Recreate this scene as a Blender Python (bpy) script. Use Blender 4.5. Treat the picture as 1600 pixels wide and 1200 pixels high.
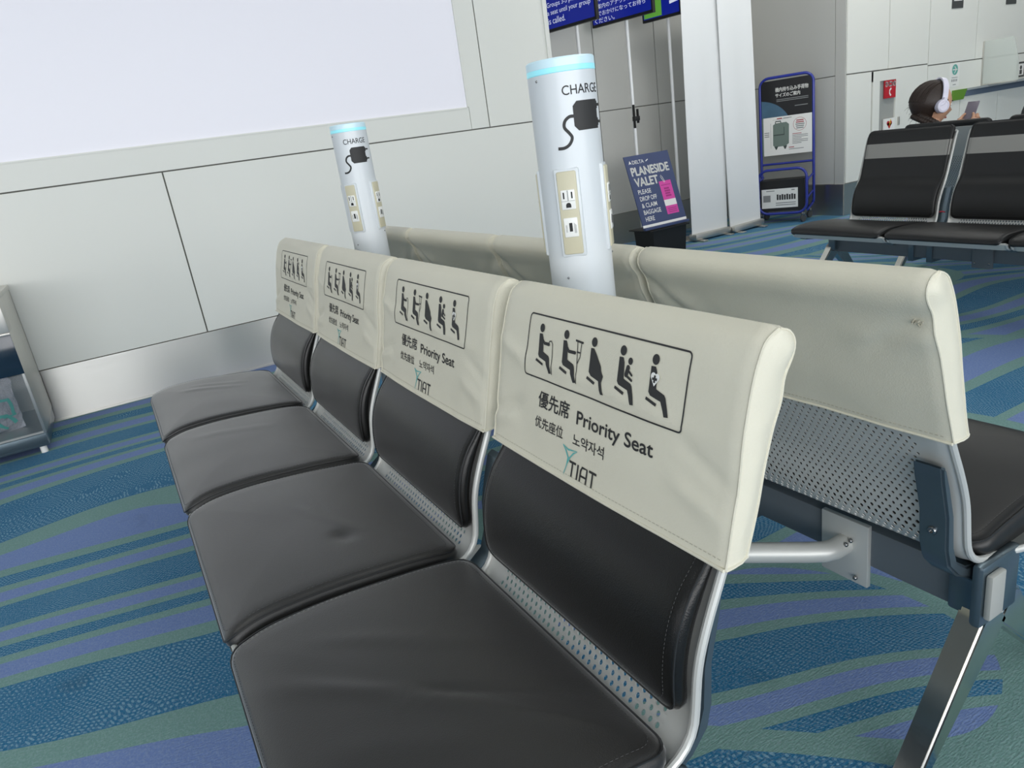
import bpy, bmesh, math, random
from mathutils import Vector, Matrix, noise as mnoise
from math import sin, cos, pi, radians, atan2, sqrt, exp

# ------------------------------------------------------------------ scene, camera, light
for o in list(bpy.data.objects):
    bpy.data.objects.remove(o)
scn = bpy.context.scene
col = scn.collection

CAM_Z = 1.15
yaw, pitch, roll = radians(27.48494), radians(18.69475), radians(-8.36222)
fwd = Vector((sin(yaw)*cos(pitch), cos(yaw)*cos(pitch), -sin(pitch)))
rgt = Vector((cos(yaw), -sin(yaw), 0))
upv = rgt.cross(fwd)
r2 = rgt*cos(roll) + upv*sin(roll)
u2 = -rgt*sin(roll) + upv*cos(roll)
cd = bpy.data.cameras.new('camera')
cam = bpy.data.objects.new('camera', cd)
col.objects.link(cam)
R = Matrix((r2, u2, -fwd)).transposed()
cam.matrix_world = Matrix.Translation((0, 0, CAM_Z)) @ R.to_4x4()
cd.sensor_width = 36.0
cd.sensor_fit = 'HORIZONTAL'
cd.lens = 1113.146/1600*36
cd.clip_start = 0.02
cd.clip_end = 200
scn.camera = cam
scn.view_settings.view_transform = 'Standard'
scn.view_settings.look = 'None'
scn.view_settings.gamma = 1
scn.view_settings.use_curve_mapping = False
scn.view_settings.exposure = 0.36

w = bpy.data.worlds.new('world')
scn.world = w
w.use_nodes = True
w.node_tree.nodes['Background'].inputs[0].default_value = (0.93, 0.965, 1.0, 1)
w.node_tree.nodes['Background'].inputs[1].default_value = 0.6

def area(name, loc, target, sx, sy, power, color=(1, 1, 1)):
    l = bpy.data.lights.new(name, 'AREA')
    l.shape = 'RECTANGLE'
    l.size = sx
    l.size_y = sy
    l.energy = power
    l.color = color
    o = bpy.data.objects.new(name, l)
    col.objects.link(o)
    o.location = loc
    d = Vector(target) - Vector(loc)
    o.rotation_euler = d.to_track_quat('-Z', 'Y').to_euler()
    return o
# daylight through the window wall behind the camera, and the ceiling lamps
area('window_daylight', (-1.2, -6.7, 1.9), (0.3, 5, 1.2), 13.5, 2.8, 470, (0.985, 0.99, 1.0))
area('window_daylight_side', (-8.6, -0.6, 1.5), (2, 0.9, 0.6), 10, 2.4, 95, (0.985, 0.99, 1.0))
for i, (lx, ly) in enumerate(((-1.5, 1.2), (2.2, 1.2), (5.9, 1.2), (-1.5, -2.5), (2.2, -2.5), (5.9, -2.5), (9.5, 1.2))):
    area('ceiling_lamp_light', (lx, ly, 3.52), (lx, ly, 0), 2.4, 0.5, 4, (1.0, 0.985, 0.95))

area('counter_fill_light', (7.9, 3.7, 3.5), (7.9, 4.2, 0.8), 3.0, 0.4, 20, (1.0, 0.985, 0.95))  # unseen fill light added to brighten the white wall
area('gate_fill_light', (4.9, 3.6, 3.5), (5.2, 5.3, 1.0), 2.4, 0.4, 24, (1.0, 0.985, 0.95))  # unseen fill light added to brighten the banners and gate recess

# ------------------------------------------------------------------ helpers
def prop(o, label=None, cat=None, group=None, kind=None):
    if label: o['label'] = label
    if cat: o['category'] = cat
    if group: o['group'] = group
    if kind: o['kind'] = kind
    return o

def empty(name, loc=(0, 0, 0), rz=0, label=None, cat=None, group=None):
    o = bpy.data.objects.new(name, None)
    col.objects.link(o)
    o.location = loc
    o.rotation_euler = (0, 0, rz)
    o.empty_display_size = 0.1
    return prop(o, label, cat, group)

class MB:
    def __init__(s):
        s.v = []; s.f = []; s.m = []
    def add(s, vs, fs, mi=0):
        o = len(s.v)
        s.v += [tuple(p) for p in vs]
        s.f += [tuple(i+o for i in f) for f in fs]
        s.m += [mi]*len(fs)
        return s
    def box(s, x0, x1, y0, y1, z0, z1, bev=0.0, mi=0, M=None):
        if bev <= 0:
            vs = [Vector((x, y, z)) for x in (x0, x1) for y in (y0, y1) for z in (z0, z1)]
            fs = [(0, 1, 3, 2), (4, 6, 7, 5), (0, 4, 5, 1), (2, 3, 7, 6), (0, 2, 6, 4), (1, 5, 7, 3)]
        else:
            bm = bmesh.new()
            bmesh.ops.create_cube(bm, size=1)
            for v in bm.verts:
                v.co = Vector(((x0+x1)/2+v.co.x*(x1-x0), (y0+y1)/2+v.co.y*(y1-y0), (z0+z1)/2+v.co.z*(z1-z0)))
            b = min(bev, 0.49*min(abs(x1-x0), abs(y1-y0), abs(z1-z0)))
            bmesh.ops.bevel(bm, geom=bm.edges[:], offset=b, segments=2, affect='EDGES', profile=0.5)
            bm.verts.index_update()
            vs = [v.co.copy() for v in bm.verts]
            fs = [[v.index for v in f.verts] for f in bm.faces]
            bm.free()
        if M is not None:
            vs = [M @ Vector(p) for p in vs]
        return s.add(vs, fs, mi)
    def tube(s, pts, r, n=12, mi=0, caps=True, closed=False, sx=1.0, sy=1.0, up=None):
        pts = [Vector(p) for p in pts]
        rr = r if isinstance(r, (list, tuple)) else [r]*len(pts)
        N = len(pts)
        vs = []
        prev = None
        for i, p in enumerate(pts):
            if closed:
                t = (pts[(i+1) % N]-pts[i-1]).normalized()
            else:
                t = (pts[min(i+1, N-1)]-pts[max(i-1, 0)]).normalized()
            if prev is None:
                a = Vector(up) if up else (Vector((0, 0, 1)) if abs(t.z) < 0.9 else Vector((1, 0, 0)))
            else:
                a = prev
            a = (a - t*a.dot(t)).normalized()
            b = t.cross(a)
            prev = a
            for k in range(n):
                th = 2*pi*k/n
                vs.append(p + a*cos(th)*rr[i]*sx + b*sin(th)*rr[i]*sy)
        fs = []
        for i in range(N if closed else N-1):
            for k in range(n):
                j = (i+1) % N
                fs.append((i*n+k, i*n+(k+1) % n, j*n+(k+1) % n, j*n+k))
        if caps and not closed:
            fs.append(tuple(range(n-1, -1, -1)))
            fs.append(tuple((N-1)*n+k for k in range(n)))
        return s.add(vs, fs, mi)
    def lathe(s, prof, c=(0, 0, 0), n=32, mi=0, axis='z', capb=True, capt=True):
        vs = []; fs = []
        c = Vector(c)
        for (r, h) in prof:
            for k in range(n):
                a = 2*pi*k/n
                p = (r*cos(a), r*sin(a), h)
                if axis == 'x': p = (h, r*cos(a), r*sin(a))
                if axis == 'y': p = (r*sin(a), h, r*cos(a))
                vs.append(c+Vector(p))
        for i in range(len(prof)-1):
            for k in range(n):
                fs.append((i*n+k, i*n+(k+1) % n, (i+1)*n+(k+1) % n, (i+1)*n+k))
        if capb: fs.append(tuple(range(n-1, -1, -1)))
        if capt: fs.append(tuple((len(prof)-1)*n+k for k in range(n)))
        return s.add(vs, fs, mi)
    def ball(s, c, rx, ry, rz, n=16, mi=0, M=None):
        vs = []; fs = []
        m = max(6, n//2)
        for i in range(1, m):
            for k in range(n):
                a = 2*pi*k/n; b = pi*i/m
                vs.append(Vector((rx*sin(b)*cos(a), ry*sin(b)*sin(a), rz*cos(b))))
        vs.append(Vector((0, 0, rz))); vs.append(Vector((0, 0, -rz)))
        for i in range(m-2):
            for k in range(n):
                fs.append((i*n+k, (i+1)*n+k, (i+1)*n+(k+1) % n, i*n+(k+1) % n))
        T = len(vs)-2
        for k in range(n):
            fs.append((T, k, (k+1) % n))
            fs.append((T+1, (m-2)*n+(k+1) % n, (m-2)*n+k))
        if M is not None: vs = [M @ p for p in vs]
        vs = [p+Vector(c) for p in vs]
        return s.add(vs, fs, mi)
    def prism(s, poly, d, f, mi=0):
        """poly: list of 2-D points, f(a,b,t) -> 3-D, extruded t=0..d"""
        n = len(poly)
        vs = [f(a, b, 0) for a, b in poly]+[f(a, b, d) for a, b in poly]
        fs = [tuple(range(n-1, -1, -1)), tuple(range(n, 2*n))]
        for i in range(n):
            j = (i+1) % n
            fs.append((i, j, n+j, n+i))
        return s.add(vs, fs, mi)
    def grid(s, fn, nu, nv, mi=0, closed_u=False):
        vs = [fn(i/nu, j/nv) for i in range(nu+1) for j in range(nv+1)]
        fs = [(i*(nv+1)+j, (i+1)*(nv+1)+j, (i+1)*(nv+1)+j+1, i*(nv+1)+j+1) for i in range(nu) for j in range(nv)]
        return s.add(vs, fs, mi)
    def build(s, name, mats, parent=None, smooth=True, ang=0.7, recalc=True):
        me = bpy.data.meshes.new(name)
        me.from_pydata(s.v, [], s.f)
        if not isinstance(mats, (list, tuple)): mats = [mats]
        for m in mats: me.materials.append(m)
        me.polygons.foreach_set('material_index', s.m)
        if recalc:
            bm = bmesh.new(); bm.from_mesh(me)
            bmesh.ops.recalc_face_normals(bm, faces=bm.faces[:])
            bm.to_mesh(me); bm.free()
        if smooth:
            me.polygons.foreach_set('use_smooth', [True]*len(me.polygons))
            me.set_sharp_from_angle(angle=ang)
        me.update()
        o = bpy.data.objects.new(name, me)
        col.objects.link(o)
        if parent is not None: o.parent = parent
        return o

def ktree(o):
    return [c for c in bpy.data.objects if c.parent == o]

def copy_tree(o, parent=None):
    c = o.copy()
    col.objects.link(c)
    if parent is not None: c.parent = parent
    for ch in ktree(o):
        copy_tree(ch, c)
    return c

def interp(tab, t):
    """piecewise catmull-rom through a list of points, t in 0..1 by arc length"""
    return tab.at(t)

class Curve:
    def __init__(s, pts, res=12):
        P = [Vector(p) for p in pts]
        out = []
        n = len(P)
        for i in range(n-1):
            p0 = P[max(i-1, 0)]; p1 = P[i]; p2 = P[i+1]; p3 = P[min(i+2, n-1)]
            for k in range(res):
                t = k/res
                out.append(0.5*((2*p1)+(-p0+p2)*t+(2*p0-5*p1+4*p2-p3)*t*t+(-p0+3*p1-3*p2+p3)*t**3))
        out.append(P[-1].copy())
        s.p = out
        s.l = [0.0]
        for a, b in zip(out, out[1:]): s.l.append(s.l[-1]+(b-a).length)
        s.L = s.l[-1]
    def at(s, t):
        d = min(max(t, 0), 1)*s.L
        lo, hi = 0, len(s.l)-1
        while hi-lo > 1:
            m = (lo+hi)//2
            if s.l[m] <= d: lo = m
            else: hi = m
        q = (d-s.l[lo])/max(s.l[hi]-s.l[lo], 1e-9)
        return s.p[lo].lerp(s.p[hi], q)
    def tan(s, t):
        return (s.at(min(t+0.004, 1))-s.at(max(t-0.004, 0))).normalized()
    def t_of(s, axis, val):
        best = min(range(len(s.p)), key=lambda i: abs(s.p[i][axis]-val))
        return s.l[best]/s.L

# ------------------------------------------------------------------ materials
def srgb(r, g, b):
    f = lambda c: (c/255/12.92) if c/255 <= 0.04045 else ((c/255+0.055)/1.055)**2.4
    return (f(r), f(g), f(b), 1)

def mat(name, rgb, rough=0.5, metal=0.0, bump=None, var=None, spec=0.5, emit=None, alpha=None, trans=None, coat=0.0, sheen=0.0):
    m = bpy.data.materials.new(name)
    m.use_nodes = True
    nt = m.node_tree
    b = nt.nodes['Principled BSDF']
    c = srgb(*rgb)
    b.inputs['Base Color'].default_value = c
    b.inputs['Roughness'].default_value = rough
    b.inputs['Metallic'].default_value = metal
    b.inputs['Specular IOR Level'].default_value = spec
    b.inputs['Coat Weight'].default_value = coat
    b.inputs['Sheen Weight'].default_value = sheen
    b.inputs['Sheen Roughness'].default_value = 0.35
    tc = nt.nodes.new('ShaderNodeTexCoord')
    if emit:
        b.inputs['Emission Color'].default_value = srgb(*emit[0])
        b.inputs['Emission Strength'].default_value = emit[1]
    if trans:
        b.inputs['Transmission Weight'].default_value = trans
    if alpha is not None:
        b.inputs['Alpha'].default_value = alpha
    if var:
        sc, amt = var
        n = nt.nodes.new('ShaderNodeTexNoise')
        n.inputs['Scale'].default_value = sc
        n.inputs['Detail'].default_value = 5
        nt.links.new(tc.outputs['Object'], n.inputs['Vector'])
        mx = nt.nodes.new('ShaderNodeMix')
        mx.data_type = 'RGBA'
        mx.inputs[6].default_value = tuple(x*(1-amt) for x in c[:3])+(1,)
        mx.inputs[7].default_value = tuple(min(1, x*(1+amt)) for x in c[:3])+(1,)
        nt.links.new(n.outputs['Fac'], mx.inputs[0])
        nt.links.new(mx.outputs[2], b.inputs['Base Color'])
    if bump:
        kind, sc, st, dist = bump
        if kind == 'noise':
            n = nt.nodes.new('ShaderNodeTexNoise')
            n.inputs['Detail'].default_value = 4
            out = 'Fac'
        else:
            n = nt.nodes.new('ShaderNodeTexVoronoi')
            out = 'Distance'
        n.inputs['Scale'].default_value = sc
        mp = nt.nodes.new('ShaderNodeMapping')
        if kind == 'brush': pass
        nt.links.new(tc.outputs['Object'], mp.inputs['Vector'])
        nt.links.new(mp.outputs['Vector'], n.inputs['Vector'])
        bp = nt.nodes.new('ShaderNodeBump')
        bp.inputs['Strength'].default_value = st
        bp.inputs['Distance'].default_value = dist
        nt.links.new(n.outputs[out], bp.inputs['Height'])
        nt.links.new(bp.outputs['Normal'], b.inputs['Normal'])
    return m

def brushed(name, rgb, rough, stretch):
    m = mat(name, rgb, rough, 1.0)
    nt = m.node_tree
    b = nt.nodes['Principled BSDF']
    tc = nt.nodes.new('ShaderNodeTexCoord')
    mp = nt.nodes.new('ShaderNodeMapping')
    mp.inputs['Scale'].default_value = stretch
    n = nt.nodes.new('ShaderNodeTexNoise')
    n.inputs['Scale'].default_value = 1.0
    n.inputs['Detail'].default_value = 6
    rmp = nt.nodes.new('ShaderNodeMapRange')
    rmp.inputs['To Min'].default_value = rough*0.7
    rmp.inputs['To Max'].default_value = rough*1.4
    nt.links.new(tc.outputs['Object'], mp.inputs['Vector'])
    nt.links.new(mp.outputs['Vector'], n.inputs['Vector'])
    nt.links.new(n.outputs['Fac'], rmp.inputs['Value'])
    nt.links.new(rmp.outputs['Result'], b.inputs['Roughness'])
    bp = nt.nodes.new('ShaderNodeBump')
    bp.inputs['Strength'].default_value = 0.12
    bp.inputs['Distance'].default_value = 0.002
    nt.links.new(n.outputs['Fac'], bp.inputs['Height'])
    nt.links.new(bp.outputs['Normal'], b.inputs['Normal'])
    return m

M = {}
M['wall'] = mat('white_wall_panel', (228, 229, 222), 0.45, var=(1.5, 0.012))
M['seam'] = mat('panel_joint', (110, 110, 104), 0.8)
M['shadewall'] = mat('shaded_white_panel', (196, 196, 191), 0.5, var=(1.2, 0.02))  # white panels greyed: shade of the recess put into the colour
M['ceil'] = mat('ceiling_white', (196, 196, 194), 0.8)
M['steel'] = brushed('brushed_stainless', (214, 212, 206), 0.36, (3, 3, 160))
_nt = M['steel'].node_tree
_tg = _nt.nodes.new('ShaderNodeTangent'); _tg.direction_type = 'RADIAL'; _tg.axis = 'Z'
_nt.links.new(_tg.outputs[0], _nt.nodes['Principled BSDF'].inputs['Tangent'])
_nt.nodes['Principled BSDF'].inputs['Anisotropic'].default_value = 0.93
_nt.nodes['Principled BSDF'].inputs['Anisotropic Rotation'].default_value = 0.25
M['steel2'] = brushed('satin_stainless', (206, 204, 198), 0.42, (60, 60, 3))
M['chrome'] = mat('polished_aluminium', (205, 203, 198), 0.16, 1.0, var=(14, 0.18), bump=('noise', 30, 0.06, 0.002))
M['shell'] = mat('silver_grey_paint', (202, 203, 199), 0.42, 0.35, var=(4, 0.02))
M['darkalu'] = mat('blue_grey_cast_metal', (104, 118, 126), 0.28, 0.75, var=(18, 0.10))
M['beam'] = mat('dark_grey_beam_paint', (98, 106, 112), 0.45, 0.2)
M['leather'] = mat('black_leather', (15, 15, 14), 0.33, bump=('voronoi', 520, 0.14, 0.0012), var=(5, 0.06), spec=0.40, sheen=0.22)
M['leatherseat'] = mat('black_leather_lit_seat', (32, 31, 30), 0.42, bump=('voronoi', 520, 0.14, 0.0012), var=(4, 0.10), spec=0.6, sheen=0.55)  # same leather lightened; light on upward seats put into colour and sheen
M['leatherfar'] = mat('black_leather_smooth', (26, 26, 26), 0.42, spec=0.45)
M['piping'] = mat('black_leather_piping', (34, 35, 36), 0.36, spec=0.5)
M['vinyl'] = mat('cream_vinyl', (217, 213, 195), 0.46, bump=('voronoi', 420, 0.22, 0.0010), var=(3, 0.012), spec=0.4)
M['stitch'] = mat('cream_thread', (176, 172, 156), 0.8)
M['stitchgrey'] = mat('grey_thread', (66, 66, 66), 0.8)
M['print'] = mat('black_print', (44, 44, 44), 0.6)
M['teal'] = mat('teal_print', (96, 178, 176), 0.6)
M['white'] = mat('white_plastic', (236, 236, 232), 0.35)
M['column'] = mat('white_column_paint', (214, 219, 222), 0.28, var=(3, 0.01))
M['ring'] = mat('cyan_light_ring', (150, 220, 230), 0.3, emit=((140, 222, 236), 0.26))
M['ringtop'] = mat('frosted_light_cap', (205, 228, 236), 0.3, emit=((160, 215, 235), 0.10))
M['beige'] = mat('beige_plate', (202, 196, 170), 0.45)
M['black'] = mat('black_plastic', (22, 22, 23), 0.5)
M['darkgrey'] = mat('dark_grey_plastic', (70, 72, 72), 0.55)
M['grey'] = mat('grey_plastic', (158, 160, 156), 0.5)
M['screw'] = mat('screw_metal', (150, 150, 150), 0.25, 1.0)
M['red'] = mat('red_sign', (186, 30, 44), 0.5)
M['redstrap'] = mat('red_fabric', (190, 50, 70), 0.7)
M['navy'] = mat('navy_sign_print', (62, 74, 112), 0.55, var=(3, 0.06))
M['pink'] = mat('pink_print', (214, 74, 164), 0.55)
M['banner'] = mat('white_banner_film', (232, 234, 234), 0.4, var=(2, 0.01))
M['blue'] = mat('blue_tube_paint', (38, 52, 150), 0.35, coat=0.3)
M['poster_black'] = mat('poster_black', (20, 21, 24), 0.4)
M['planet'] = mat('poster_planet_blue', (70, 104, 128), 0.5, var=(9, 0.3))
M['suitcase'] = mat('grey_green_print', (112, 128, 120), 0.5)
M['suitcase_dark'] = mat('dark_green_print', (64, 76, 72), 0.5)
M['textgrey'] = mat('grey_print', (140, 142, 142), 0.6)
M['green'] = mat('green_panel', (96, 142, 44), 0.5)
M['greenscreen'] = mat('green_screen', (90, 140, 60), 0.4, emit=((84, 150, 50), 0.45))
M['bluescreen'] = mat('blue_screen', (10, 20, 90), 0.3, emit=((12, 28, 128), 0.6))
M['screentext'] = mat('screen_text', (200, 205, 220), 0.4, emit=((200, 206, 224), 0.45))
M['pole'] = mat('white_pole_paint', (235, 236, 236), 0.25)
M['lit'] = mat('backlit_panel', (214, 214, 220), 0.4, emit=((222, 222, 234), 0.22))
M['counter'] = mat('grey_counter', (150, 156, 158), 0.4)
M['counterblue'] = mat('blue_grey_underside', (92, 106, 124), 0.5)
M['glassdark'] = mat('dark_navy_glass', (28, 46, 62), 0.12, spec=0.6)
M['glassgrey'] = mat('smoked_glass', (96, 116, 128), 0.10, spec=0.6, alpha=0.20)
M['bag'] = mat('clear_plastic_bag', (190, 190, 198), 0.22, bump=('noise', 26, 0.9, 0.02))
M['mint'] = mat('mint_print', (84, 200, 184), 0.5)
M['skin'] = mat('skin', (206, 160, 132), 0.5)
M['hair'] = mat('dark_brown_hair', (44, 32, 26), 0.5, bump=('noise', 160, 0.5, 0.003))
M['top'] = mat('dark_grey_jersey', (60, 62, 66), 0.8)
M['jeans'] = mat('blue_denim', (56, 70, 100), 0.85)
M['lilac'] = mat('pale_lilac_plastic', (222, 220, 236), 0.35)
M['lilac2'] = mat('lilac_padding', (196, 194, 212), 0.6)
M['phonescreen'] = mat('dim_phone_screen', (128, 122, 134), 0.25)
M['phone'] = mat('grey_phone_case', (130, 124, 136), 0.4)
M['fabric_dark'] = mat('dark_grey_nylon', (62, 66, 68), 0.75, bump=('noise', 220, 0.3, 0.002))
M['lampdiff'] = mat('lamp_diffuser', (240, 240, 236), 0.5, emit=((255, 252, 244), 2.0))

def frosted():
    m = mat('frosted_acrylic', (222, 228, 222), 0.35, alpha=0.55)
    return m
M['acrylic'] = frosted()

def banded_leather():
    m = mat('black_leather_grey_band', (30, 30, 30), 0.44, bump=('voronoi', 520, 0.16, 0.0012), spec=0.4)
    nt = m.node_tree
    b = nt.nodes['Principled BSDF']
    tc = nt.nodes.new('ShaderNodeTexCoord')
    sp = nt.nodes.new('ShaderNodeSeparateXYZ')
    nt.links.new(tc.outputs['Object'], sp.inputs[0])
    rp = nt.nodes.new('ShaderNodeValToRGB')
    rp.color_ramp.interpolation = 'CONSTANT'
    e = rp.color_ramp.elements
    k, g = srgb(30, 30, 30), srgb(148, 147, 142)
    e[0].position = 0; e[0].color = k
    e[1].position = 0.757; e[1].color = g
    x = e.new(0.834); x.color = k
    nt.links.new(sp.outputs['Z'], rp.inputs[0])
    nt.links.new(rp.outputs[0], b.inputs['Base Color'])
    return m
M['banded'] = banded_leather()

def carpet():
    m = bpy.data.materials.new('wave_pattern_carpet')
    m.use_nodes = True
    nt = m.node_tree
    N = nt.nodes; Lk = nt.links.new
    b = N['Principled BSDF']
    b.inputs['Roughness'].default_value = 0.95
    b.inputs['Specular IOR Level'].default_value = 0.15
    tc = N.new('ShaderNodeTexCoord')
    sp = N.new('ShaderNodeSeparateXYZ'); Lk(tc.outputs['Object'], sp.inputs[0])
    def val(op, a, c=None, d=None):
        n = N.new('ShaderNodeMath'); n.operation = op
        for i, x in enumerate((a, c, d)):
            if x is None: continue
            if isinstance(x, (int, float)): n.inputs[i].default_value = x
            else: Lk(x, n.inputs[i])
        return n.outputs[0]
    def nz(scale, detail=1.0, off=(0, 0, 0), vec=None, stretch=(1, 1, 1)):
        mp = N.new('ShaderNodeMapping'); mp.inputs['Location'].default_value = off; mp.inputs['Scale'].default_value = stretch
        Lk(vec or tc.outputs['Object'], mp.inputs['Vector'])
        n = N.new('ShaderNodeTexNoise'); n.inputs['Scale'].default_value = scale; n.inputs['Detail'].default_value = detail
        Lk(mp.outputs['Vector'], n.inputs['Vector'])
        return n.outputs['Fac']
    X, Y = sp.outputs['X'], sp.outputs['Y']
    n1 = nz(0.95, 0.5, (3.1, 1.7, 0), stretch=(0.42, 1.15, 1))
    n2 = nz(0.85, 0.4, (7.3, 4.2, 0))
    n3 = nz(0.5, 0.5, (11.0, -2.6, 0))
    # first family runs along the wall, second family turned
    wa = val('ADD', val('ADD', val('MULTIPLY', Y, 2.5), val('MULTIPLY', X, 0.25)), val('MULTIPLY', n1, 2.9))
    wb = val('ADD', val('ADD', val('MULTIPLY', Y, 2.0), val('MULTIPLY', X, 2.3)), val('MULTIPLY', n3, 9.0))
    ridge = val('SUBTRACT', val('SUBTRACT', n2, 0.545), val('MULTIPLY', val('MAXIMUM', val('SUBTRACT', 0.75, X), 0.0), 0.25))
    side = val('GREATER_THAN', ridge, 0.0)
    edge = val('LESS_THAN', val('ABSOLUTE', ridge), 0.014)
    mxw = N.new('ShaderNodeMix'); mxw.data_type = 'FLOAT'
    Lk(side, mxw.inputs[0]); Lk(wa, mxw.inputs[2]); Lk(wb, mxw.inputs[3])
    ph = val('FRACT', val('MULTIPLY', mxw.outputs[0], 0.5))
    rp = N.new('ShaderNodeValToRGB'); rp.color_ramp.interpolation = 'CONSTANT'
    e = rp.color_ramp.elements
    purple, green, tealc = srgb(112, 134, 184), srgb(114, 150, 144), srgb(42, 106, 144)
    e[0].position = 0; e[0].color = purple
    e[1].position = 0.13; e[1].color = green
    for q, c_ in ((0.20, tealc), (0.31, green), (0.38, purple), (0.51, green), (0.585, tealc), (0.92, green)):
        x = e.new(q); x.color = c_
    Lk(ph, rp.inputs[0])
    # dots in the teal bands, laid along wavy lines
    isteal = val('ADD', val('MULTIPLY', val('GREATER_THAN', ph, 0.205), val('LESS_THAN', ph, 0.305)), val('MULTIPLY', val('GREATER_THAN', ph, 0.59), val('LESS_THAN', ph, 0.915)))
    wob = nz(6.0, 1.0)
    wrow = val('MULTIPLY', val('ADD', mxw.outputs[0], val('MULTIPLY', wob, 0.30)), 38.0)
    rid = val('FLOOR', wrow)
    rfr = val('ABSOLUTE', val('SUBTRACT', val('FRACT', wrow), 0.5))
    al = N.new('ShaderNodeMix'); al.data_type = 'FLOAT'
    Lk(side, al.inputs[0]); Lk(X, al.inputs[2]); Lk(val('SUBTRACT', val('MULTIPLY', X, 0.66), val('MULTIPLY', Y, 0.75)), al.inputs[3])
    jit = nz(30.0, 0.0)
    dcol = val('ABSOLUTE', val('SUBTRACT', val('FRACT', val('ADD', val('ADD', val('MULTIPLY', al.outputs[0], 76.0), val('MULTIPLY', rid, 0.5)), jit)), 0.5))
    rad = val('ADD', val('MULTIPLY', val('POWER', rfr, 2.0), 4.6), val('MULTIPLY', val('POWER', dcol, 2.0), 5.2))
    dens = val('MINIMUM', val('MULTIPLY_ADD', nz(2.6, 1.0, (2, 9, 0)), 1.1, -0.22), 0.42)
    dot = val('LESS_THAN', rad, dens)
    dot = val('MULTIPLY', dot, isteal)
    mx1 = N.new('ShaderNodeMix'); mx1.data_type = 'RGBA'
    Lk(val('MULTIPLY', dot, 0.60), mx1.inputs[0]); Lk(rp.outputs[0], mx1.inputs[6]); mx1.inputs[7].default_value = srgb(132, 172, 190)
    mx2 = N.new('ShaderNodeMix'); mx2.data_type = 'RGBA'
    Lk(edge, mx2.inputs[0]); Lk(mx1.outputs[2], mx2.inputs[6]); mx2.inputs[7].default_value = green
    # woven flecks
    fl = nz(260, 2.0, stretch=(0.4, 1, 1))
    fl2 = nz(260, 2.0, (5, 5, 0), stretch=(1, 0.4, 1))
    mr = N.new('ShaderNodeMapRange'); mr.inputs['From Min'].default_value = 0.50; mr.inputs['From Max'].default_value = 0.66
    mr.inputs['To Min'].default_value = 0.0; mr.inputs['To Max'].default_value = 0.48
    Lk(val('MAXIMUM', fl, fl2), mr.inputs['Value'])
    hs = N.new('ShaderNodeMix'); hs.data_type = 'RGBA'
    Lk(mr.outputs[0], hs.inputs[0]); Lk(mx2.outputs[2], hs.inputs[6])
    lt = N.new('ShaderNodeMix'); lt.data_type = 'RGBA'; lt.inputs[0].default_value = 0.5
    Lk(mx2.outputs[2], lt.inputs[6]); lt.inputs[7].default_value = srgb(168, 186, 196)
    Lk(lt.outputs[2], hs.inputs[7])
    # worn stains
    st = N.new('ShaderNodeMapRange'); st.inputs['From Min'].default_value = 0.66; st.inputs['From Max'].default_value = 0.78
    st.inputs['To Min'].default_value = 0; st.inputs['To Max'].default_value = 0.25
    Lk(nz(4.0, 3.0, (1, 6, 0)), st.inputs['Value'])
    mx3 = N.new('ShaderNodeMix'); mx3.data_type = 'RGBA'
    Lk(st.outputs[0], mx3.inputs[0]); Lk(hs.outputs[2], mx3.inputs[6]); mx3.inputs[7].default_value = srgb(50, 62, 66)
    Lk(mx3.outputs[2], b.inputs['Base Color'])
    bp = N.new('ShaderNodeBump'); bp.inputs['Strength'].default_value = 0.5; bp.inputs['Distance'].default_value = 0.003
    Lk(fl, bp.inputs['Height']); Lk(bp.outputs['Normal'], b.inputs['Normal'])
    return m
M['carpet'] = carpet()

# ------------------------------------------------------------------ flat prints: 2-D shapes gathered in a bmesh, then laid on a surface
_tc = {}
def text2d(body, bold=0.0, sx=1.0):
    key = (body, bold)
    if key not in _tc:
        c = bpy.data.curves.new('t', 'FONT')
        c.body = body
        c.offset = bold
        c.resolution_u = 4
        o = bpy.data.objects.new('t', c)
        col.objects.link(o)
        dg = bpy.context.evaluated_depsgraph_get()
        dg.update()
        me = o.evaluated_get(dg).to_mesh()
        vs = [(v.co.x, v.co.y) for v in me.vertices]
        fs = [tuple(p.vertices) for p in me.polygons]
        o.evaluated_get(dg).to_mesh_clear()
        bpy.data.objects.remove(o)
        bpy.data.curves.remove(c)
        _tc[key] = (vs, fs)
    return _tc[key]

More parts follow.
